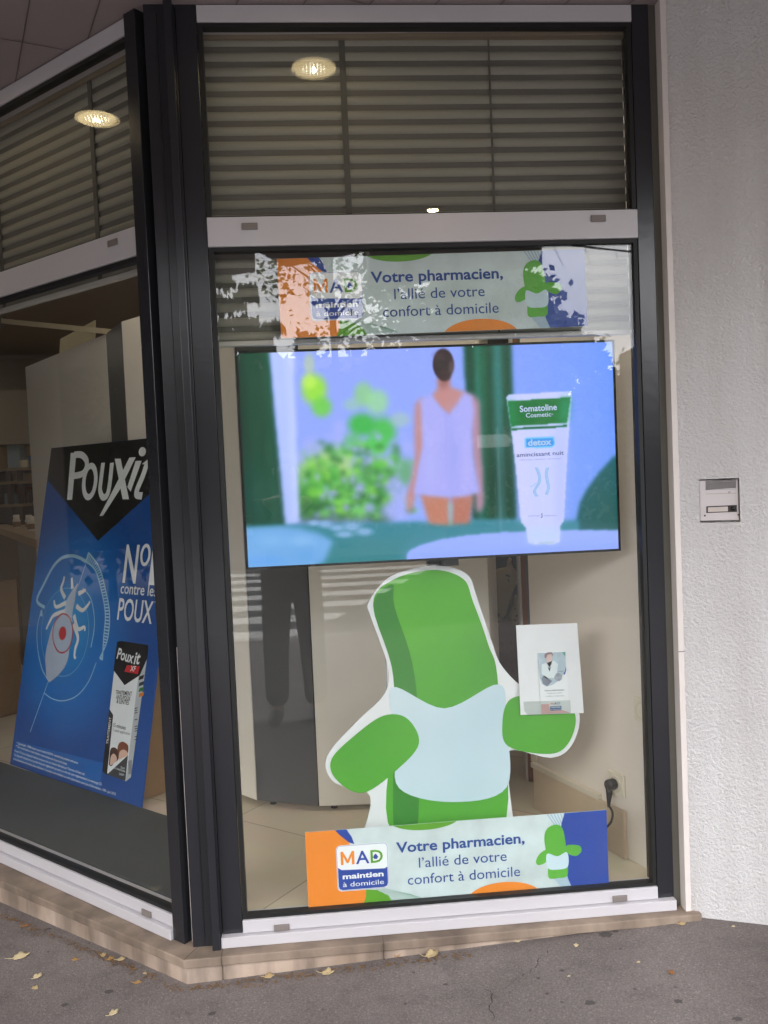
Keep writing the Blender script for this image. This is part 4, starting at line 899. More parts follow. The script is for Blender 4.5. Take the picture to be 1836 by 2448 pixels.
for i in range(len(pv)-1):
    a, b = np.array(pv[i]), np.array(pv[i+1]); d = (b-a)/np.linalg.norm(b-a); n_ = np.array([d[1], -d[0]]); ln = np.linalg.norm(b-a)
    mb = MB().obox((a[0], a[1], 0), (d[0], d[1], 0), (-n_[0], -n_[1], 0), UZ, (.002, 0, .052), (ln-.002, .02, PT)); mb.build('panel', M_PG if i in (1, 3) else M_PW, t, bevel=.001)
    c = a+d*.06-n_*.035; MB().tube([(c[0], c[1], .031), (c[0], c[1], .056)], .014, 10).build('foot', M_BLK, t)
mb = MB(); mb.prism([(p[0]*.9-.05, p[1]*.9+.32, .035) for p in pv]+[(-.5, 3.2, .035)], (0, 0, -.004)); mb.build('plinth_base', mat('plinth_dark', (.05, .045, .04), .8), t)
# lamp arm and white panel above the partition
c0 = np.array([-.762, 1.95, PT]); c1 = wy(z1(0, 0) if False else (6, 768), 2.6)
t = thing('lamp_arm', 'thin cream lamp arm fixed to the top corner of the white partition', 'lamp', tuple(c0))
d = c1-(c0+np.array([0, 0, .012])); ln = np.linalg.norm(d); d /= ln; s_ = np.cross(d, UZ); s_ /= np.linalg.norm(s_)
MB().obox(c0+np.array([0, 0, .014]), d, s_, np.cross(s_, d), (-.03, -.018, -.014), (ln, .018, .014)).build('arm_rail', mat('cream_metal', '#d3c7a6', .35), t, bevel=.002)
MB().tube([c1-d*.02, c1+d*.14+np.array([0, 0, -.02])], [.03, .045], 14).build('lamp_head', mat('lamp_grey', '#5a554c', .4), t)
def z3(x, y): return (x*500/1580, 600+y*500/1580)
FQ = Frame((0, 2.75, 0), UX, UZ)
mb = MB(); sheet(mb, FQ, [FQ.uv(z3(*p)) for p in ((440, 900), (455, 665), (718, 522), (712, 800))][::-1], 0, .02)
tag(mb.build('sign_panel', mat('cream_panel', '#d9cda8', .5), None), 'cream panel rising behind the top edge of the white partition', 'panel')
for (pp, u0, h_, lab) in ((((-.560, 1.405), (-.515, 1.440)), -.05, .95, 'brown cardboard sheet standing behind the blue poster on its right'), ((tuple(wz((-70, 1735), .03)[:2]), tuple(wz((58, 1702), .03)[:2])), 0, .86, 'brown cardboard sheet standing at the far left before the counter')):
    a, b = np.array(pp[0]), np.array(pp[1]); d = (b-a)/np.linalg.norm(b-a); n_ = np.array([d[1], -d[0]])
    tag(MB().obox((a[0], a[1], 0), (d[0], d[1], 0), (-n_[0], -n_[1], 0), UZ, (u0, 0, .032), (np.linalg.norm(b-a), .012, h_)).build('cardboard_sheet', MATS['brown_card'], None), lab, 'cardboard')
# counter with bottles
zc = 1.09; P0 = wz((-60, 1241), zc); P1 = wz((92, 1289), zc)
d = P1-P0; ln = np.linalg.norm(d); d /= ln; nb_ = np.cross(UZ, d)
if nb_[1] < 0: nb_ = -nb_
t = thing('shop_counter', 'grey and brown shop counter with a pale wooden top, far left inside', 'counter', tuple(P0-UZ*P0[2]))
MB().obox(P0, d, nb_, UZ, (-.2, -.02, -.055), (ln+.05, .5, 0)).build('counter_top', mat('pale_wood', '#b59a76', .4, .08, 3), t, bevel=.002)
MB().obox(P0, d, nb_, UZ, (-.2, .0, -zc+.032), (ln*.78, .48, -.056)).build('front_panel', mat('brown_laminate', '#7c6447', .5, .05), t)
MB().obox(P0, d, nb_, UZ, (ln*.78+.002, .002, -zc+.032), (ln+.04, .48, -.056)).build('front_panel', mat('grey_laminate', '#8b857c', .45, .05), t)
M_BOT = mat('white_bottle', '#d9d3c4', .4); M_LABEL = mat('bottle_label', '#8c6d52', .5)
bot = None
for i, (px, back, hgt) in enumerate(((10, .10, .10), (17, .17, .115), (32, .13, .115), (41, .17, .11), (50, .14, .115), (58, .18, .12))):
    q_ = wz((px, 1262+px*.33), zc)+nb_*back
    lab = ['small white bottle at the left end of the row on the counter', 'second white bottle from the left on the counter', 'third white bottle from the left on the counter', 'fourth white bottle from the left on the counter', 'fifth white bottle from the left on the counter', 'last white bottle at the right end of the row on the counter'][i]
    if bot is None:
        bot = thing('pill_bottle', lab, 'bottle', tuple(q_), 'white bottles on the counter'); c = Vector(q_)
        b1 = MB().lathe(c, [(0, .001), (.030, .001), (.031, .004), (.031, .072), (.026, .080), (.020, .083), (0, .083)], 20).build('bottle_body', M_BOT, bot, smooth=True)
        MB().lathe(c, [(.0315, .016), (.0315, .058)], 20).build('label', M_LABEL, b1, smooth=True)
        MB().lathe(c, [(.024, .083), (.025, .085), (.025, .113), (.022, .116), (0, .116)], 20).build('cap', mat('bottle_cap', '#eee9dd', .4), bot, smooth=True)
    else:
        r = bot.copy(); COL.objects.link(r); r.location = q_; r['label'] = lab; ORG[r.name] = Vector(q_)
        for ch in list(bot.children):
            k = ch.copy(); COL.objects.link(k); k.parent = r
            for g2 in ch.children: k2 = g2.copy(); COL.objects.link(k2); k2.parent = k
q_ = wz((76, 1284), zc)+nb_*.10
t = thing('pump_bottle', 'dark pump bottle standing on the counter beside the white bottles', 'bottle', tuple(q_))
MB().lathe(q_, [(0, .001), (.032, .001), (.032, .11), (.014, .13), (.012, .15), (0, .15)], 18).build('bottle_body', mat('dark_bottle', '#15171a', .25), t, smooth=True)
MB().tube([q_+np.array([0, 0, .15]), q_+np.array([0, 0, .19]), q_+np.array([-.03, -.01, .19])], .006, 8).build('pump_head', M_BOT, t)
# shelf unit on the back wall with boxes
t = thing('shelf_unit', 'dark shelf unit with a niche painted lit yellow far back in the shop', 'shelf', (-2.2, 5.9, .03))
YS = 5.6
A0, A1 = wy((-120, 1060), YS), wy((140, 1060), YS); xl, xr = A0[0], A1[0]
lev = [wy((40, y), YS)[2] for y in (1062, 1118, 1150, 1165, 1205, 1245)]
M_SH = mat('shelf_dark', '#3a2b20', .6, .08)
MB().box((xl, YS+.36, .032), (xr, YS+.40, lev[1])).build('back_board', M_SH, t)
MB().box((xl, YS+.36, lev[1]), (xr, YS+.40, lev[0])).build('niche_board', mat('niche_lit_yellow', '#d8ac5c', .6), t)  # the niche's lighting is put into this yellow board colour
for z in (lev[1], lev[2], lev[4], lev[5]-.1, .75, .4): MB().box((xl, YS, z-.025), (xr, YS+.36, z)).build('shelf_board', mat('shelf_edge', '#7a6a50', .5), t)
MB().box((xl, YS, lev[0]), (xr, YS+.4, lev[0]+.5)).build('header_panel', mat('header_panel', '#7d7260', .6), t)
for x in (wy((17, 1100), YS)[0], wy((48, 1180), YS)[0]): MB().box((x-.02, YS+.003, .032), (x+.02, YS+.35, lev[1]-.026)).build('upright', M_SH, t)
rb = random.Random(5)
cols = ['#7b8d93', '#c9bfa2', '#2f5f86', '#93826a', '#6d3a2a', '#c2c0b4']
desc = ['slate', 'cream', 'dark blue', 'tan', 'rust brown', 'pale grey']
k = 0
for (px, py, zi_, w, hh) in ((28, 1095, 1, .12, .22), (62, 1108, 1, .18, .07), (70, 1106, 1, .07, .11), (44, 1145, 2, .22, .07), (58, 1178, 4, .2, .16), (72, 1178, 4, .12, .13), (24, 1200, 4, .14, .1), (66, 1230, 5, .22, .12)):
    x = wy((px, py), YS)[0]; z = lev[zi_]+.001 if zi_ != 5 else lev[5]-.1+.001
    nm = ['on the top shelf', 'on the top shelf', 'on the top shelf', 'on the second shelf', 'on the third shelf', 'on the third shelf', 'on the third shelf', 'on the lowest shelf'][k]
    side = ['at the left', 'lying flat in the middle', 'at the right', 'lying flat', 'beside the upright', 'at the right', 'at the left', 'behind the bottles'][k]
    bx = MB().box((x-w/2, YS+.06, z), (x+w/2, YS+.2, z+hh)).build('carton', mat('carton_'+cols[k % 6][1:], cols[k % 6], .5, .05), None, bevel=.004)
    tag(bx, '%s carton %s %s of the dark shelf unit' % (desc[k % 6], side, nm), 'box', 'cartons on the far shelf unit'); k += 1
# dark passage: perforated board, hanging paper bags, wooden post
t = thing('pegboard', 'dark perforated board at the end of the passage behind the hanging bags', 'pegboard', (1.1, 1.75, .03))
MB().box((.75, 1.74, .04), (1.75, 1.76, 2.5)).build('board', mat('dark_board', (.035, .032, .028), .7, .08), t)
mb = MB()
for i in range(14):
    for j in range(26):
        mb.lathe((.82+i*.05, 1.7395, .1+j*.05), [(.0, .0), (.006, .0)], 8, (0, -1, 0))
mb.build('peg_hole', M_BLK, t)
FZ = Frame((0, 1.62, 0), UX, UZ)
def zb(x, y): return (1120+x*200/1659, 1310+y*250/2074)
M_BAG = mat('paper_bag', '#7d7052', .75, .10, 9, bump=.004, bscale=30); M_BAGI = mat('bag_print', '#2a2620', .7)
for pts, lab, marks in ((((790, 200), (850, 200), (860, 330), (1000, 560), (960, 700), (870, 900), (690, 1450), (450, 1380), (540, 950), (505, 560), (560, 420), (760, 360)), 'larger crumpled paper bag hanging by its neck in the dark passage', [((545, 1390), (590, 1290)), ((720, 520), (800, 560)), ((770, 610), (780, 660))]), (((880, 960), (1020, 980), (1030, 1150), (920, 1500), (760, 1410), (850, 1150)), 'smaller paper bag hanging beside the wooden post in the dark passage', [((835, 1380), (880, 1395)), ((870, 1310), (905, 1290)), ((850, 1160), (870, 1170))])):
    uv = [FZ.uv(zb(*p)) for p in pts]; cu = sum(p[0] for p in uv)/len(uv); vb = min(p[1] for p in uv)
    big = 'larger' in lab
    t = thing('paper_bag', lab, 'bag', FZ.P(cu, vb, 0), 'paper bags hanging in the passage')
    mb = MB(); sm_ = spline(uv, 4, True)[::-1]; off = .0 if big else .05
    n = len(sm_); vs = []; fs = []
    for h_, sc_ in ((-.02, .9), (0, 1), (.02, .86)):
        for (u, v) in sm_: vs.append(FZ.P(cu+(u-cu)*sc_, vb+.2+(v-vb-.2)*sc_, h_+off))
    for r_ in range(2):
        for i in range(n): fs.append((r_*n+i, r_*n+(i+1) % n, (r_+1)*n+(i+1) % n, (r_+1)*n+i))
    mb.add(vs, fs); fr = [Vector(v) for v in vs[2*n:]]
    mb.add(fr, [tuple(q) for q in geometry.tessellate_polygon([fr])])
    bo = mb.build('bag_body', M_BAG, t, smooth=True)
    mb = MB()
    for a, b in marks: stroke(mb, FZ, [FZ.uv(zb(*a)), FZ.uv(zb(*b))], .008, .0225+off)
    mb.build('print_mark', M_BAGI, bo)
    MB().tube([FZ.P(cu+(.03 if big else .02), max(p[1] for p in uv)-.05, off), FZ.P(cu+.03, 1.55, off)], .004, 6).build('hanging_cord', M_BAGI, t)
x0, x1_, x2, x3 = [wy((q, 1450), 1.02)[0] for q in (1243.5, 1249, 1259, 1270)]
t = thing('door_post', 'narrow orange brown wooden post at the edge of the dark passage', 'post', ((x0+x3)/2, 1.02, .03))
MB().box((x0, 1.02, .032), (x1_-.001, 1.06, 2.7)).build('white_edge', M_TRIM, t); MB().box((x1_, 1.015, .032), (x2, 1.07, 2.7)).build('wood_strip', mat('orange_wood', '#8a5630', .5, .1), t); MB().box((x2+.001, 1.02, .032), (x3+.06, 1.06, 2.7)).build('grey_strip', mat('grey_strip', '#6b6760', .6), t)

# ------------------------------------------------------------ lamps
LW_ = (1.0, .77, .40)
def downlight(x, y, z, r, k, label, grp='downlights in the overhang'):
    t = thing('downlight', label, 'lamp', (x, y, z), grp)
    MB().lathe((x, y, z-.0025), [(r*.98, 0), (r*1.08, -.004), (r*1.08, .0022)], 40).build('trim_ring', mat('lamp_ring', '#b9b39c', .35), t, smooth=True)
    e = MB(); e.lathe((x, y, z-.001), [(0, 0), (r*.80, 0), (r*.97, -.002)], 40); d_ = e.build('diffuser', emis('lamp_%d' % int(k*10), LW_, k*EM), t)
    mb = MB(); 
    for i in range(-3, 4):
        for j in range(-3, 4):
            if i*i+j*j < 12: mb.lathe((x+i*r*.15, y+j*r*.15, z-.0042), [(0, 0), (r*.045, 0)], 8)
    mb.build('led_dots', emis('led_white', (1, .93, .72), 22*EM), d_)
    if r > .05:
        sp_ = bpy.data.lights.new('lamp_light', 'SPOT'); so = bpy.data.objects.new('lamp_light', sp_); COL.objects.link(so)
        sp_.energy = 1.0; sp_.spot_size = R(150); sp_.spot_blend = .12; sp_.color = (1, .82, .5); sp_.shadow_soft_size = .006; so.location = (x, y, z-.007)
    return t
downlight(.3499, -.3729, 2.826, .080, 6.5, 'round lit downlight in the overhang in front of the blind above the television')
downlight(-.954, .277, 2.826, .080, 6.5, 'round lit downlight in the overhang in front of the angled window')
downlight(.990, -1.99, 2.826, .030, 500.0, 'tiny bright spotlight in the overhang, mirrored above the middle rail')
t = thing('strip_light', 'lit rectangular lamp at the outer edge of the overhang, mirrored above the upper banner', 'lamp', (1.59, -2.55, 2.80))
MB().box((1.46, -2.60, 2.795), (1.72, -2.50, 2.825)).build('lamp_housing', mat('lamp_housing', '#2d2a26', .5), t)
MB().box((1.475, -2.595, 2.7935), (1.705, -2.505, 2.7945)).build('diffuser', emis('strip_glow', (1, .82, .5), 12*EM), t)
def added_panel_lamp(x, y, sx, sy, k, label):  # unseen ceiling lights, added to brighten the shop interior
    t = thing('added_ceiling_panel', label, 'lamp', (x, y, 2.74), 'unseen ceiling panels added inside the shop')
    MB().box((x-sx-.02, y-sy-.02, 2.745), (x+sx+.02, y+sy+.02, 2.759)).build('frame', M_BAR, t)
    MB().box((x-sx, y-sy, 2.742), (x+sx, y+sy, 2.7445)).build('diffuser', emis('added_panel_glow%d' % int(k*10), (1, .89, .74), k*EM), t)
added_panel_lamp(-3.1, 4.6, .3, .3, 4.0, 'square ceiling light added unseen at the far left end of the shop')
added_panel_lamp(.75, .58, .40, .16, 15.0, 'wide ceiling light added unseen just inside the window behind the television')  # added fill behind the shutter, brightens floor and side wall
added_panel_lamp(-.72, 1.02, .16, .16, 12.0, 'square ceiling light added unseen just inside the angled window above the poster')  # added fill behind the left shutter, brightens the partition
added_panel_lamp(-.3, 3.7, .3, .3, 3.5, 'square ceiling light added unseen behind the curved partition')

# ------------------------------------------------------------ fallen leaves on the pavement
LEAFC = ['#c4ac80', '#d6c49c', '#b08a58', '#9f6a3c', '#cbb78e', '#8a5f3e']
def zbl(x, y): return (x*918/1659, 1900+y*918/1659)
def zbr(x, y): return (918+x*918/1659, 1900+y*918/1659)
def leaf(p, L_, ci, rot, lab, curl=.25):
    c = gp(p); c[2] += .003; rr = random.Random(int(p[0]*7+p[1])); prof = []
    lobes = 5; n = 30
    for i in range(n):
        a = 2*math.pi*i/n; r = .5+.22*abs(math.cos(2.5*a))+rr.uniform(-.07, .07); r *= (1-.25*(math.cos(a) < -.6)); prof.append((r*math.cos(a), .78*r*math.sin(a)))
    V = [(0, 0, 0)]; mb = MB(); cs, sn = math.cos(rot), math.sin(rot)
    def put(x, y): 
        z = curl*(x*x*.5+y*y*1.2)*L_+rr.uniform(0, .0012); X, Y = (x*cs-y*sn)*L_, (x*sn+y*cs)*L_
        return (c[0]+X, c[1]+Y, g(c[0]+X, c[1]+Y)+.003+max(z, 0))
    vs = [put(0, 0)]+[put(x*.5, y*.5) for x, y in prof]+[put(x, y) for x, y in prof]
    fs = [(0, 1+i, 1+(i+1) % n) for i in range(n)]+[(1+i, 1+n+i, 1+n+(i+1) % n, 1+(i+1) % n) for i in range(n)]
    mb.add(vs, fs)
    t = thing('fallen_leaf', lab, 'leaf', tuple(c), 'fallen leaves on the pavement')
    bl = mb.build('blade', mat('leaf_'+LEAFC[ci][1:], LEAFC[ci], .7, .15, 40), t, smooth=True)
    sm = bl.modifiers.new('thick', 'SOLIDIFY'); sm.thickness = .0006
    MB().tube([put(-.45, 0), put(-.8, .05), put(-1.05, .16)], [.0012, .0009, .0006], 5).build('stalk', MATS['leaf_'+LEAFC[ci][1:]], t)
LV = [(zbl(85, 705), .042, 1, .5, 'big pale yellow leaf lying nearest the left edge of the pavement', .35), (zbl(162, 790), .024, 1, 1.2, 'pale curled leaf below the big pale one on the left', .5), (zbl(152, 840), .018, 0, 2.4, 'thin tan leaf lowest of the three pale leaves on the left', .5), (zbl(325, 716), .017, 2, 3.0, 'small brown leaf between the big pale leaf and the sill corner', .3),
      (zbl(112, 570), .018, 3, .3, 'rust brown leaf against the left stone base', .3), (zbl(447, 700), .017, 0, 1.9, 'tan leaf on end in the clump against the left stone base', .9), (zbl(478, 714), .019, 2, .8, 'brown leaf in the middle of the clump by the left stone base', .6), (zbl(522, 715), .021, 4, .2, 'flat yellow leaf at the right of the clump by the left stone base', .3),
      (zbl(593, 818), .019, 2, .1, 'brown curled leaf just left of the sill corner', .6), (zbl(490, 949), .024, 1, .9, 'pale leaf lying lowest in the middle of the pavement', .5), (zbl(627, 775), .011, 1, 2.2, 'tiny pale sliver of leaf left of the sill corner', .2), (zbl(1160, 789), .025, 0, .1, 'long tan leaf against the stone base right of the corner', .3), (zbl(1412, 775), .030, 4, .0, 'broad yellow leaf against the stone base under the banner', .5), (zbl(1600, 706), .020, 3, 1.5, 'rust brown leaf leaning on the stone base below the banner', 1.3),
      (zbr(58, 700), .020, 2, 1.4, 'curled brown leaf left of the large twisted leaf', 1.0), (zbr(205, 700), .036, 4, .5, 'large twisted yellow leaf in front of the sill', .8), (zbr(578, 637), .015, 1, .2, 'small pale leaf beside the sill edge', .4), (zbr(830, 657), .013, 1, 1.3, 'small cream leaf alone on the pavement before the sill', .7), (zbr(1287, 562), .018, 0, .1, 'tan leaf near the right end of the sill', .4), (zbr(1242, 776), .015, 3, 2.0, 'crumpled rust leaf alone at the right of the pavement', 1.0), (zbr(1100, 727), .008, 1, .4, 'tiny pale leaf scrap right of the cream leaf', .3), (zbr(800, 788), .006, 1, .4, 'tiny white leaf scrap in the lower middle of the pavement', .3), (zbr(740, 613), .012, 2, .2, 'dry brown leaf scrap by the sill edge', .6), (zbr(1510, 573), .008, 1, .4, 'tiny pale leaf scrap at the foot of the rough-cast wall', .3)]
for a in LV: leaf(*a)
# ragged crack lines and debris strip along the base
mb = MB()
def crack(pts, w):
    P = [gp(p) for p in pts]; Q = []
    rr = random.Random(len(pts)+int(pts[0][0]))
    for i in range(len(P)-1):
        for k in range(6): Q.append(P[i]+(P[i+1]-P[i])*k/6+np.array([rr.uniform(-.006, .006), rr.uniform(-.006, .006), 0]))
    vs = []; fs = []
    for i, q in enumerate(Q):
        ww = w*rr.uniform(.4, 1.2); z = g(q[0], q[1])+.0012; vs += [(q[0]-ww, q[1]-ww*.4, z), (q[0]+ww, q[1]+ww*.4, z)]
    for i in range(len(Q)-1): fs.append((2*i, 2*i+1, 2*i+3, 2*i+2))
    mb.add(vs, fs)
crack([zbr(710, 670), zbr(650, 745), zbr(560, 810), zbr(470, 860), zbr(455, 920), zbr(480, 985)], .0016)
crack([zbr(470, 860), zbr(430, 840)], .001)
struct(mb.build('pavement_crack', mat('crack_dark', (.04, .036, .034), .95), recentre=False))
rr = random.Random(11); mb = MB()
for i in range(950):
    if rr.random() < .55:
        s_ = rr.random(); p = zbl(0+s_*800, 512+s_*322); 
    else:
        s_ = rr.random(); p = zbl(820+s_*1200, 832-s_*150)
    c = gp(p); c = c+np.array([rr.gauss(0, .006), -abs(rr.gauss(0, .018)), 0]); L_ = .0014+.0085*rr.random()**3; a = rr.uniform(0, 6.3); z = g(c[0], c[1])+rr.uniform(.001, .004)
    dx, dy = math.cos(a)*L_, math.sin(a)*L_
    mb.add([(c[0]-dx, c[1]-dy, z), (c[0]-dy*.4, c[1]+dx*.4, z+.002), (c[0]+dx, c[1]+dy, z+.001), (c[0]+dy*.4, c[1]-dx*.4, z)], [(0, 1, 2, 3)])
struct(mb.build('leaf_litter', mat('litter_brown', '#7a5d3e', .9, .3, 60), recentre=False), 'stuff')
bpy.data.objects['leaf_litter']['label'] = 'dry leaf crumbs and grit along the foot of the stone sill'; bpy.data.objects['leaf_litter']['category'] = 'litter'
# dark dirt patch is part of the asphalt; trodden spots
mb = MB()
for (p, r_) in ((zbl(278, 909), .012), (zbl(918, 945), .012), (zbl(470, 852), .014), (zbr(890, 900), .014), (zbr(1272, 893), .012), (zbr(1530, 970), .014), (zbr(960, 605), .02), (zbr(1000, 590), .01), (zbl(210, 580), .01), (zbr(265, 820), .008), (zbr(770, 760), .008)):
    c = gp(p); n = 14; mb.add([(c[0], c[1], c[2]+.0009)]+[(c[0]+math.cos(6.283*i/n)*r_*rr.uniform(.7, 1.2), c[1]+math.sin(6.283*i/n)*r_*.8*rr.uniform(.7, 1.2), g(c[0], c[1])+.0009) for i in range(n)], [(0, 1+i, 1+(i+1) % n) for i in range(n)])
struct(mb.build('pavement_spots', mat('gum_spot', (.085, .075, .072), .9), recentre=False))

# ------------------------------------------------------------ street behind the camera (seen mirrored in the glass)
M_BARK = mat('tree_bark', (.06, .048, .038), .9, .2, 14, bump=.01, bscale=20)
def tree(x, y, base, top, rx, ry, zlow, nclump, nleaf, lsize, col, label, seed, group='street trees across the road', trunk=.14, col2=None, shape='round'):
    rr = random.Random(seed); t = thing('street_tree', label, 'tree', (x, y, base), group)
    mb = MB(); H_ = top-base; zc_ = (top+zlow)/2; rz = (top-zlow)/2
    mb.tube([(x, y, base-.05), (x+.03, y, base+H_*.3), (x-.05, y+.04, base+H_*.6), (x, y, base+H_*.9)], [trunk, trunk*.8, trunk*.5, .02], 9)
    C_ = []
    for i in range(nclump):
        while True:
            a, b, c = rr.uniform(-1, 1), rr.uniform(-1, 1), rr.uniform(-1, 1)
            if shape == 'cone':
                if a*a+b*b < ((1-c)/2*.9+.12)**2: break
            elif .12 < a*a+b*b+c*c < 1: break
        p = Vector((x+a*rx, y+b*ry, zc_+c*rz)); C_.append(p)
    for p in C_[:14]:
        q = Vector((x, y, max(zlow, base+H_*.25)+(p.z-zlow)*.45)); mb.tube([q, q.lerp(p, .5)+Vector((0, 0, .12)), p], [trunk*.32, trunk*.2, .012], 6)
    mb.build('trunk', M_BARK, t, smooth=True)
    n = nclump*nleaf; Q = np.zeros((n*4, 3)); k = 0
    for p in C_:
        s_ = rr.uniform(.6, 1.25)
        for _ in range(nleaf):
            d = Vector((rr.gauss(0, 1), rr.gauss(0, 1), rr.gauss(0, .8))); d *= .16*s_*min(rx, 2.2)*(1.0 if shape == 'round' else .6)
            c = p+d; u = Vector((rr.uniform(-1, 1), rr.uniform(-1, 1), rr.uniform(-.7, .7))).normalized(); w = u.orthogonal(); w.rotate(Matrix.Rotation(rr.uniform(0, 6.28), 3, u))
            L_ = lsize*rr.uniform(.6, 1.3)
            if shape == 'cone': u = Vector((u.x*.4, u.y*.4, 1)).normalized(); w = u.orthogonal().normalized()
            Q[k] = c-u*L_; Q[k+1] = c-w*L_*.5; Q[k+2] = c+u*L_; Q[k+3] = c+w*L_*.5; k += 4
    me = bpy.data.meshes.new('crown'); o = bpy.data.objects.new('crown', me); COL.objects.link(o); o.parent = t; ORG[o.name] = org(t)
    Q -= np.array(org(t)); me.vertices.add(n*4); me.vertices.foreach_set('co', Q.ravel()); me.loops.add(n*4); me.loops.foreach_set('vertex_index', np.arange(n*4, dtype=np.int32))
    me.polygons.add(n); me.polygons.foreach_set('loop_start', np.arange(0, n*4, 4, dtype=np.int32)); me.update(calc_edges=True); me.validate()
    me.materials.append(mat('foliage_'+col, lin(col), .7, col2=lin(col2 or col), vscale=1.3)); return t
ZF = ZROAD+.13
for i, (x, tp) in enumerate(((-3.3, 7.4), (-2.5, 7.2), (-1.8, 7.3), (-1.2, 6.9), (-.6, 5.7))):
    tree(x, -18.5-.3*(i % 2), ZF, tp, .85, .8, .9, 95, 46, .16, '#37452f', ['leftmost and tallest slender dark conifer across the road', 'second slender dark conifer from the left across the road', 'third slender dark conifer from the left across the road', 'fourth slender dark conifer from the left across the road', 'shortest slender dark conifer at the right of the row across the road'][i], 20+i, 'slender conifers across the road', .09, '#46573a', 'cone')
tree(.9, -17.5, ZF, 8.6, 2.1, 2.0, 4.3, 46, 26, .075, '#4b5a31', 'light airy tree with sky showing through its leaves across the road', 31, col2='#647440')
tree(3.7, -19.0, ZF, 9.2, 1.9, 1.9, 2.6, 80, 60, .14, '#39482c', 'tall dense tree across the road, left of the two dense ones', 32, col2='#4c5d38')
tree(5.1, -19.5, ZF, 7.2, 1.5, 1.6, 2.0, 100, 76, .14, '#41502f', 'tall dense tree across the road, right of the two dense ones', 33, col2='#55653b')
tree(6.5, -19.0, ZF, 5.3, 1.25, 1.3, 1.2, 90, 70, .13, '#45522f', 'low bushy tree across the road beside the dense ones', 34, col2='#5a6a3d')
tree(9.0, -20.0, ZF, 4.3, 1.6, 1.4, 1.2, 46, 56, .14, '#4d5734', 'wide low bushy tree at the right end across the road', 35, col2='#636f45')
tree(-7.0, -19.0, ZF, 9.5, 3.0, 2.5, 2.6, 90, 60, .17, '#39482c', 'broad tree across the road on the far left', 36, col2='#4c5d38')
tree(14.5, -21.0, ZF, 5.6, 2.6, 2.2, 1.5, 70, 60, .17, '#465432', 'broad low tree across the road on the far right', 37, col2='#5b6b40')
tree(-9.2, -1.2, g(-9, -1)-.02, 10.5, 3.9, 3.4, 2.9, 210, 90, .15, '#38472a', 'big spreading tree on the near pavement left of the shop', 38, 'tree beside the shop', .24, '#4b5c36')
tree(-13.0, -4.2, g(-9, -4)-.02, 10.0, 3.6, 3.4, 2.8, 150, 80, .17, '#3c4a2c', 'second spreading tree farther along the near pavement', 39, 'tree beside the shop', .24, '#4f5f38')
tree(-6.6, -1.6, g(-6.6, -1.6)-.02, 3.3, 1.5, 1.3, .1, 90, 90, .09, '#2c3921', 'dark laurel bush on the near pavement left of the shop', 51, 'bushes beside the shop', .06, '#3a4a2b')
tree(-9.6, 1.4, g(-9.6, 1.4)-.02, 3.8, 1.9, 1.8, .1, 110, 90, .10, '#2f3d23', 'larger dark laurel bush behind the spreading tree', 52, 'bushes beside the shop', .06, '#3d4d2d')
tree(-12.5, -2.6, g(-12, -2.6)-.02, 3.4, 2.0, 1.6, .1, 110, 80, .11, '#2f3d23', 'dark laurel bush between the two spreading trees', 53, 'bushes beside the shop', .06, '#3d4d2d')
tree(.3, -20.6, ZF, 5.2, 1.0, 1.0, 1.0, 70, 60, .13, '#2f3d24', 'small round dark tree behind the airy tree across the road', 41, col2='#3f5030')
tree(2.1, -20.8, ZF, 5.3, 1.2, 1.0, 1.0, 80, 60, .13, '#2f3d24', 'small round dark tree left of the dense trees across the road', 42, col2='#3f5030')
def house(x0, x1, y, eave, ridge, wall, roof, label, nwin):
    t = thing('house', label, 'house', ((x0+x1)/2, y-3, ZF), 'houses across the road'); d = 7.0
    w_ = MB().box((x0, y-d, ZF), (x1, y, eave)).build('wall', mat('house_wall_'+wall[1:], wall, .85, .05), t)
    mb = MB(); ym = y-d/2; o = .35
    mb.prism([(x0-o, y+o, eave+.002), (x0-o, ym, ridge), (x0-o, y-d-o, eave+.002)], (x1-x0+2*o, 0, 0)); r_ = mb.build('roof', mat('house_roof_'+roof[1:], roof, .8, .12, 8), t)
    MB().box((x0+1.2, ym-.35, ridge-.6), (x0+1.9, ym+.35, ridge+.9)).build('chimney', mat('chimney_brick', '#8d6a58', .9, .1), r_)
    for i in range(nwin):
        cx = x0+(i+.5)*(x1-x0)/nwin; f = MB().box((cx-.6, y+.002, ZF+1.1), (cx+.6, y+.06, ZF+2.5)).build('window', M_WHITE, t)
        MB().box((cx-.5, y+.062, ZF+1.2), (cx+.5, y+.07, ZF+2.4)).build('pane', mat('dark_window', (.03, .035, .04), .15), f)
house(-14, -4.5, -25, 4.4, 6.6, '#9b8f7e', '#6b4a3e', 'cream house with a brown roof across the road on the left', 4)
house(-3.2, 8.5, -26, 4.0, 5.9, '#857f78', '#4d4644', 'grey house with a dark roof behind the trees across the road', 4)
house(11, 24, -26, 3.6, 4.8, '#958e83', '#7a5546', 'long low pale house with a red brown roof across the road', 5)
house(-30, -16, -25, 5.4, 8.2, '#8d8273', '#5d4a42', 'tan house with a dark brown roof added farther left across the road', 5)  # this and the next two houses are added to block low sky
house(-50, -32, -24, 6.4, 9.0, '#a89f95', '#4f4743', 'tall grey house added at the far left end across the road', 6)
house(26, 42, -25, 4.8, 7.0, '#8d8579', '#61504a', 'tan house with a brown roof added at the far right across the road', 5)
house(-36, -19, 6, 6.6, 9.2, '#9c948b', '#4a423e', 'tall grey brown house added on the near side of the road beyond the trees', 6)  # added to keep open sky out of the angled pane's reflection
tag(MB().box((-30, -24.0, ZF), (40, -23.8, ZF+1.5)).build('garden_wall', mat('garden_wall_render', '#a59c90', .9, .08), None), 'long low garden wall in front of the houses across the road', 'wall')
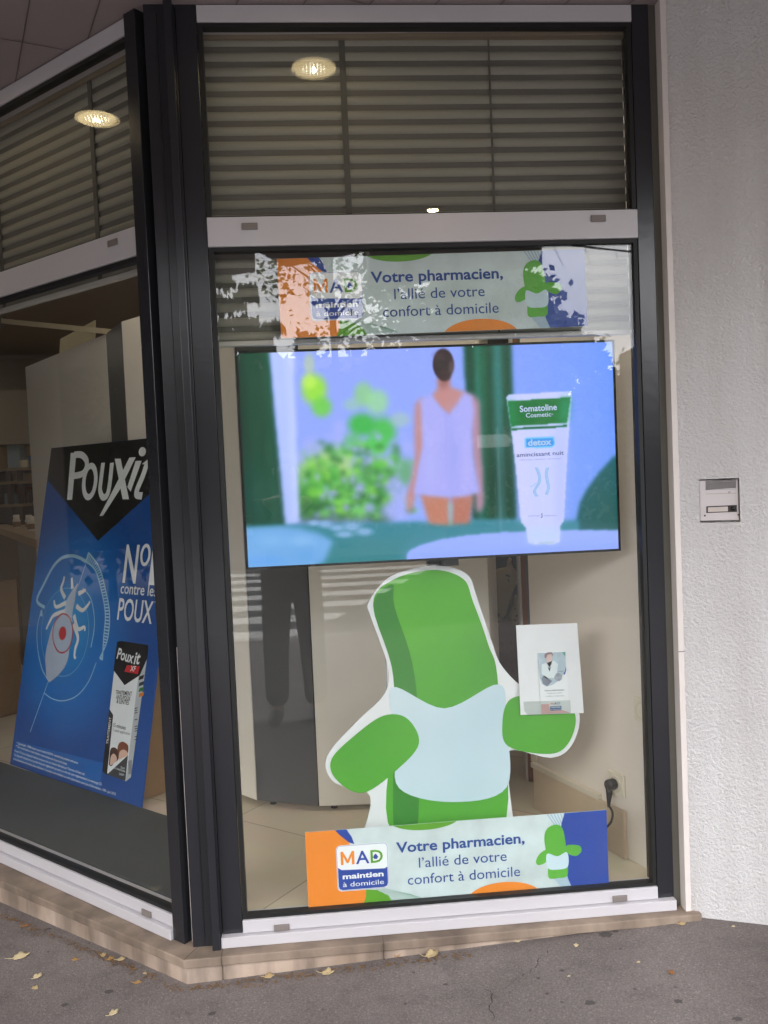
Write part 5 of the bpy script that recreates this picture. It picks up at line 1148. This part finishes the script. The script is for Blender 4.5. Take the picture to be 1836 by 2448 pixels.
def hedge(x0, x1, y, h_, label, seed):  # dark hedge row, added to cut light from the low band
    rr = random.Random(seed); t = thing('hedge', label, 'hedge', ((x0+x1)/2, y, ZF), 'garden hedges added across the road'); n = int((x1-x0)*260); Q = np.zeros((n*4, 3))
    for k in range(n):
        c = Vector((rr.uniform(x0, x1), y+rr.gauss(0, .28), ZF+h_*(1-rr.random()**1.6)+rr.gauss(0, .08))); u = Vector((rr.uniform(-1, 1), rr.uniform(-1, 1), rr.uniform(-1, 1))).normalized(); w = u.orthogonal(); L_ = rr.uniform(.09, .2)
        Q[4*k] = c-u*L_; Q[4*k+1] = c-w*L_*.55; Q[4*k+2] = c+u*L_; Q[4*k+3] = c+w*L_*.55
    mb = MB(); mb.add(Q, [(4*k, 4*k+1, 4*k+2, 4*k+3) for k in range(n)]); mb.build('foliage', mat('foliage_hedge', (.035, .05, .022), .7, col2=(.06, .08, .035), vscale=1.5), t)
    mb = MB()
    for i in range(int(x1-x0)): mb.tube([(x0+.5+i, y, ZF-.05), (x0+.55+i, y+.1, ZF+h_*.6)], [.05, .02], 6)
    mb.build('stems', M_BARK, t)
for i, (a, b, h_) in enumerate(((-34, -12, 2.9), (-11.5, 0, 2.6), (.6, 12, 2.4), (12.6, 36, 2.7))):
    hedge(a, b, -22.6, h_, ['tall added hedge at the far left end across the road', 'added hedge behind the slender conifers across the road', 'added hedge behind the dense trees across the road', 'long added hedge at the far right end across the road'][i], 60+i)
M_WIRE = mat('wire_black', (.015, .015, .016), .6)
def wire(a, b, sag, r, label):
    pts = [(a[0]+(b[0]-a[0])*i/24, a[1]+(b[1]-a[1])*i/24, a[2]+(b[2]-a[2])*i/24-sag*4*(i/24)*(1-i/24)) for i in range(25)]
    tag(MB().tube(pts, r, 6).build('overhead_wire', M_WIRE, None), label, 'wire', 'overhead wires across the street')
wire((-14, -9.5, 6.9), (26, -9.5, 6.1), .55, .018, 'upper overhead wire strung along the street')
wire((-14, -9.6, 6.75), (26, -9.6, 5.95), .55, .018, 'lower overhead wire strung along the street')
wire((-6, -12, 7.6), (4.5, -7.0, 3.9), .15, .014, 'overhead wire crossing the street on a slant, steeper one')
wire((-6, -12.5, 7.2), (6, -7.0, 3.6), .15, .014, 'overhead wire crossing the street on a slant, flatter one')
# direction sign on a post
ps_ = wy((1180, 1054), 15.9); sx, sz = ps_[0], ps_[2]
t = thing('direction_sign', 'white arrow shaped direction sign on a grey post on the far pavement', 'sign', (sx, -15.95, ZF))
MB().tube([(sx+.1, -15.95, ZF-.02), (sx+.1, -15.95, sz+.3)], .035, 12).build('post', mat('galvanised', '#8b8d8e', .4, metal=.6), t)
MB().prism([(sx-.36, -15.9, sz-.14), (sx-.36, -15.9, sz+.14), (sx+.30, -15.9, sz+.14), (sx+.42, -15.9, sz), (sx+.30, -15.9, sz-.14)], (0, -.02, 0)).build('sign_plate', mat('sign_white', '#d6d8d8', .4), t)

# ------------------------------------------------------------ the person taking the picture (mirrored in the pane)
def skin(name, verts, edges, radii, m, parent, sub=2, root=0):
    me = bpy.data.meshes.new(name); og = org(parent); me.from_pydata([Vector(v)-og for v in verts], edges, []); o = bpy.data.objects.new(name, me); COL.objects.link(o)
    md = o.modifiers.new('skin', 'SKIN'); md.use_smooth_shade = True
    for i, r in enumerate(radii):
        sv_ = me.skin_vertices[0].data[i]; sv_.radius = (r, r) if isinstance(r, (int, float)) else r; sv_.use_root = (i == root)
    o.modifiers.new('sub', 'SUBSURF').levels = sub; o.modifiers['sub'].render_levels = sub
    dg = bpy.context.evaluated_depsgraph_get(); m2 = bpy.data.meshes.new_from_object(o.evaluated_get(dg)); bpy.data.objects.remove(o)
    o = bpy.data.objects.new(name, m2); COL.objects.link(o); m2.materials.clear(); m2.materials.append(m); o.parent = parent; ORG[o.name] = og
    m2.polygons.foreach_set('use_smooth', [True]*len(m2.polygons)); return o
bx0, by0 = .10, -3.02; zg = g(bx0, by0)
t = thing('person', 'person in dark jacket and trousers photographing the window, mirrored in the glass', 'person', (bx0, by0, zg))
def pp_(x, y, z): return (bx0+x, by0+y, zg+z)
M_SKIN = mat('skin_tone', '#c39a82', .5, .05); M_JACK = mat('dark_jacket', (.018, .019, .024), .8, .1, 20); M_TROU = mat('dark_trousers', (.012, .013, .018), .85, .1, 20)
PH_ = Vector((CAM[0], CAM[1]-.02, CAM[2]))
V_ = [pp_(0, 0, .98), pp_(0, 0, 1.18), pp_(0, .01, 1.40), pp_(0, .01, 1.50), pp_(0, .03, 1.56), pp_(0, .05, 1.64), pp_(0, .05, 1.73),
      pp_(.10, 0, .92), pp_(.12, .02, .50), pp_(.13, 0, .09), pp_(.14, .10, .045), pp_(.15, .19, .035), pp_(-.10, 0, .92), pp_(-.12, .02, .50), pp_(-.13, 0, .09), pp_(-.14, .10, .045), pp_(-.15, .19, .035),
      pp_(.19, .0, 1.43), (bx0+.30, by0+.10, zg+1.20), (CAM[0]+.10, CAM[1]-.09, CAM[2]-.06), (CAM[0]+.085, CAM[1]-.04, CAM[2]-.01),
      pp_(-.19, .0, 1.43), (bx0-.16, by0+.14, zg+1.20), (CAM[0]-.11, CAM[1]-.10, CAM[2]-.06), (CAM[0]-.09, CAM[1]-.045, CAM[2]-.01)]
E_ = [(0, 1), (1, 2), (2, 3), (3, 4), (4, 5), (5, 6), (0, 7), (7, 8), (8, 9), (9, 10), (10, 11), (0, 12), (12, 13), (13, 14), (14, 15), (15, 16), (2, 17), (17, 18), (18, 19), (19, 20), (2, 21), (21, 22), (22, 23), (23, 24)]
RA = [(.15, .11), (.145, .10), (.165, .10), .058, .060, (.075, .092), (.062, .075), .085, .056, .042, .042, .032, .085, .056, .042, .042, .032, .060, .043, .028, (.036, .018), .060, .043, .028, (.036, .018)]
skin('body', V_, E_, RA, M_SKIN, t)
skin('trousers', [V_[0], V_[7], V_[8], V_[9], V_[12], V_[13], V_[14]], [(0, 1), (1, 2), (2, 3), (0, 4), (4, 5), (5, 6)], [(.17, .13), .118, .092, .082, .118, .092, .082], M_TROU, t)
skin('jacket', [pp_(0, 0, .86), V_[0], V_[1], V_[2], V_[17], V_[18], V_[19], V_[21], V_[22], V_[23]], [(0, 1), (1, 2), (2, 3), (3, 4), (4, 5), (5, 6), (3, 7), (7, 8), (8, 9)], [(.175, .135), (.172, .13), (.165, .122), (.18, .118), .076, .058, .042, .076, .058, .042], M_JACK, t, root=1)
for s_ in (1, -1):
    skin('shoe', [pp_(.135*s_, -.05, .05), pp_(.14*s_, .08, .05), pp_(.15*s_, .20, .04)], [(0, 1), (1, 2)], [.05, .052, .04], M_DARKV, t)
skin('hair', [pp_(0, .01, 1.62), pp_(0, .03, 1.72), pp_(0, .06, 1.765)], [(0, 1), (1, 2)], [.082, .090, .066], mat('dark_hair', (.02, .014, .010), .6), t)
hc = Vector(pp_(0, .135, 1.655))
mb = MB(); mb.lathe(hc+Vector((0, -.012, 0)), [(.0, .03), (.009, .022), (.013, .0)], 10, (0, 1, -.25)); mb.build('nose', M_SKIN, t, smooth=True)
for s_ in (1, -1):
    MB().lathe(hc+Vector((.03*s_, -.012, .028)), [(0, .009), (.007, .006), (.011, 0)], 12, (0, 1, 0)).build('eye', mat('eye_dark', (.05, .04, .035), .2), t, smooth=True)
    MB().lathe(Vector(pp_(.078*s_, .05, 1.655)), [(0, .012), (.018, .01), (.026, 0)], 12, (s_, .2, 0)).build('ear', M_SKIN, t, smooth=True)
    sx = CAM[0]+.088*s_
    for k in range(4):   # fingers behind the phone, curled round its edge
        z = CAM[2]+.028-.019*k; L_ = (.034, .04, .037, .029)[k]
        skin('finger', [(sx+.012*s_, CAM[1]-.045, z), (sx-.002*s_, CAM[1]-.040, z+.002), (sx-.016*s_, CAM[1]-.020-.004, z+.003), (sx-.012*s_-.4*L_*s_, CAM[1]-.021, z+.002)], [(0, 1), (1, 2), (2, 3)], [.010, .0095, .0088, .0075], M_SKIN, t, 1)
    skin('thumb', [(sx+.006*s_, CAM[1]-.06, CAM[2]-.03), (sx-.012*s_, CAM[1]-.062, CAM[2]-.012), (sx-.030*s_, CAM[1]-.055, CAM[2]+.004)], [(0, 1), (1, 2)], [.012, .0105, .009], M_SKIN, t, 1)
MB().box((hc.x-.022, hc.y-.016, hc.z-.050), (hc.x+.022, hc.y-.008, hc.z-.043)).build('mouth', mat('lip_tone', '#9c6258', .5), t, bevel=.002)
t = thing('phone', 'black phone held up in landscape by the person photographing the window', 'phone', (CAM[0], CAM[1]-.045, CAM[2]-.035))
MB().box((CAM[0]-.078, CAM[1]-.036, CAM[2]-.062), (CAM[0]+.070, CAM[1]-.028, CAM[2]+.012)).build('casing', mat('phone_black', (.01, .01, .011), .3), t, bevel=.003)
MB().box((CAM[0]-.068, CAM[1]-.0375, CAM[2]-.055), (CAM[0]+.060, CAM[1]-.0365, CAM[2]+.006)).build('screen', emis('phone_screen', '#7d8698', .5*EM), t)
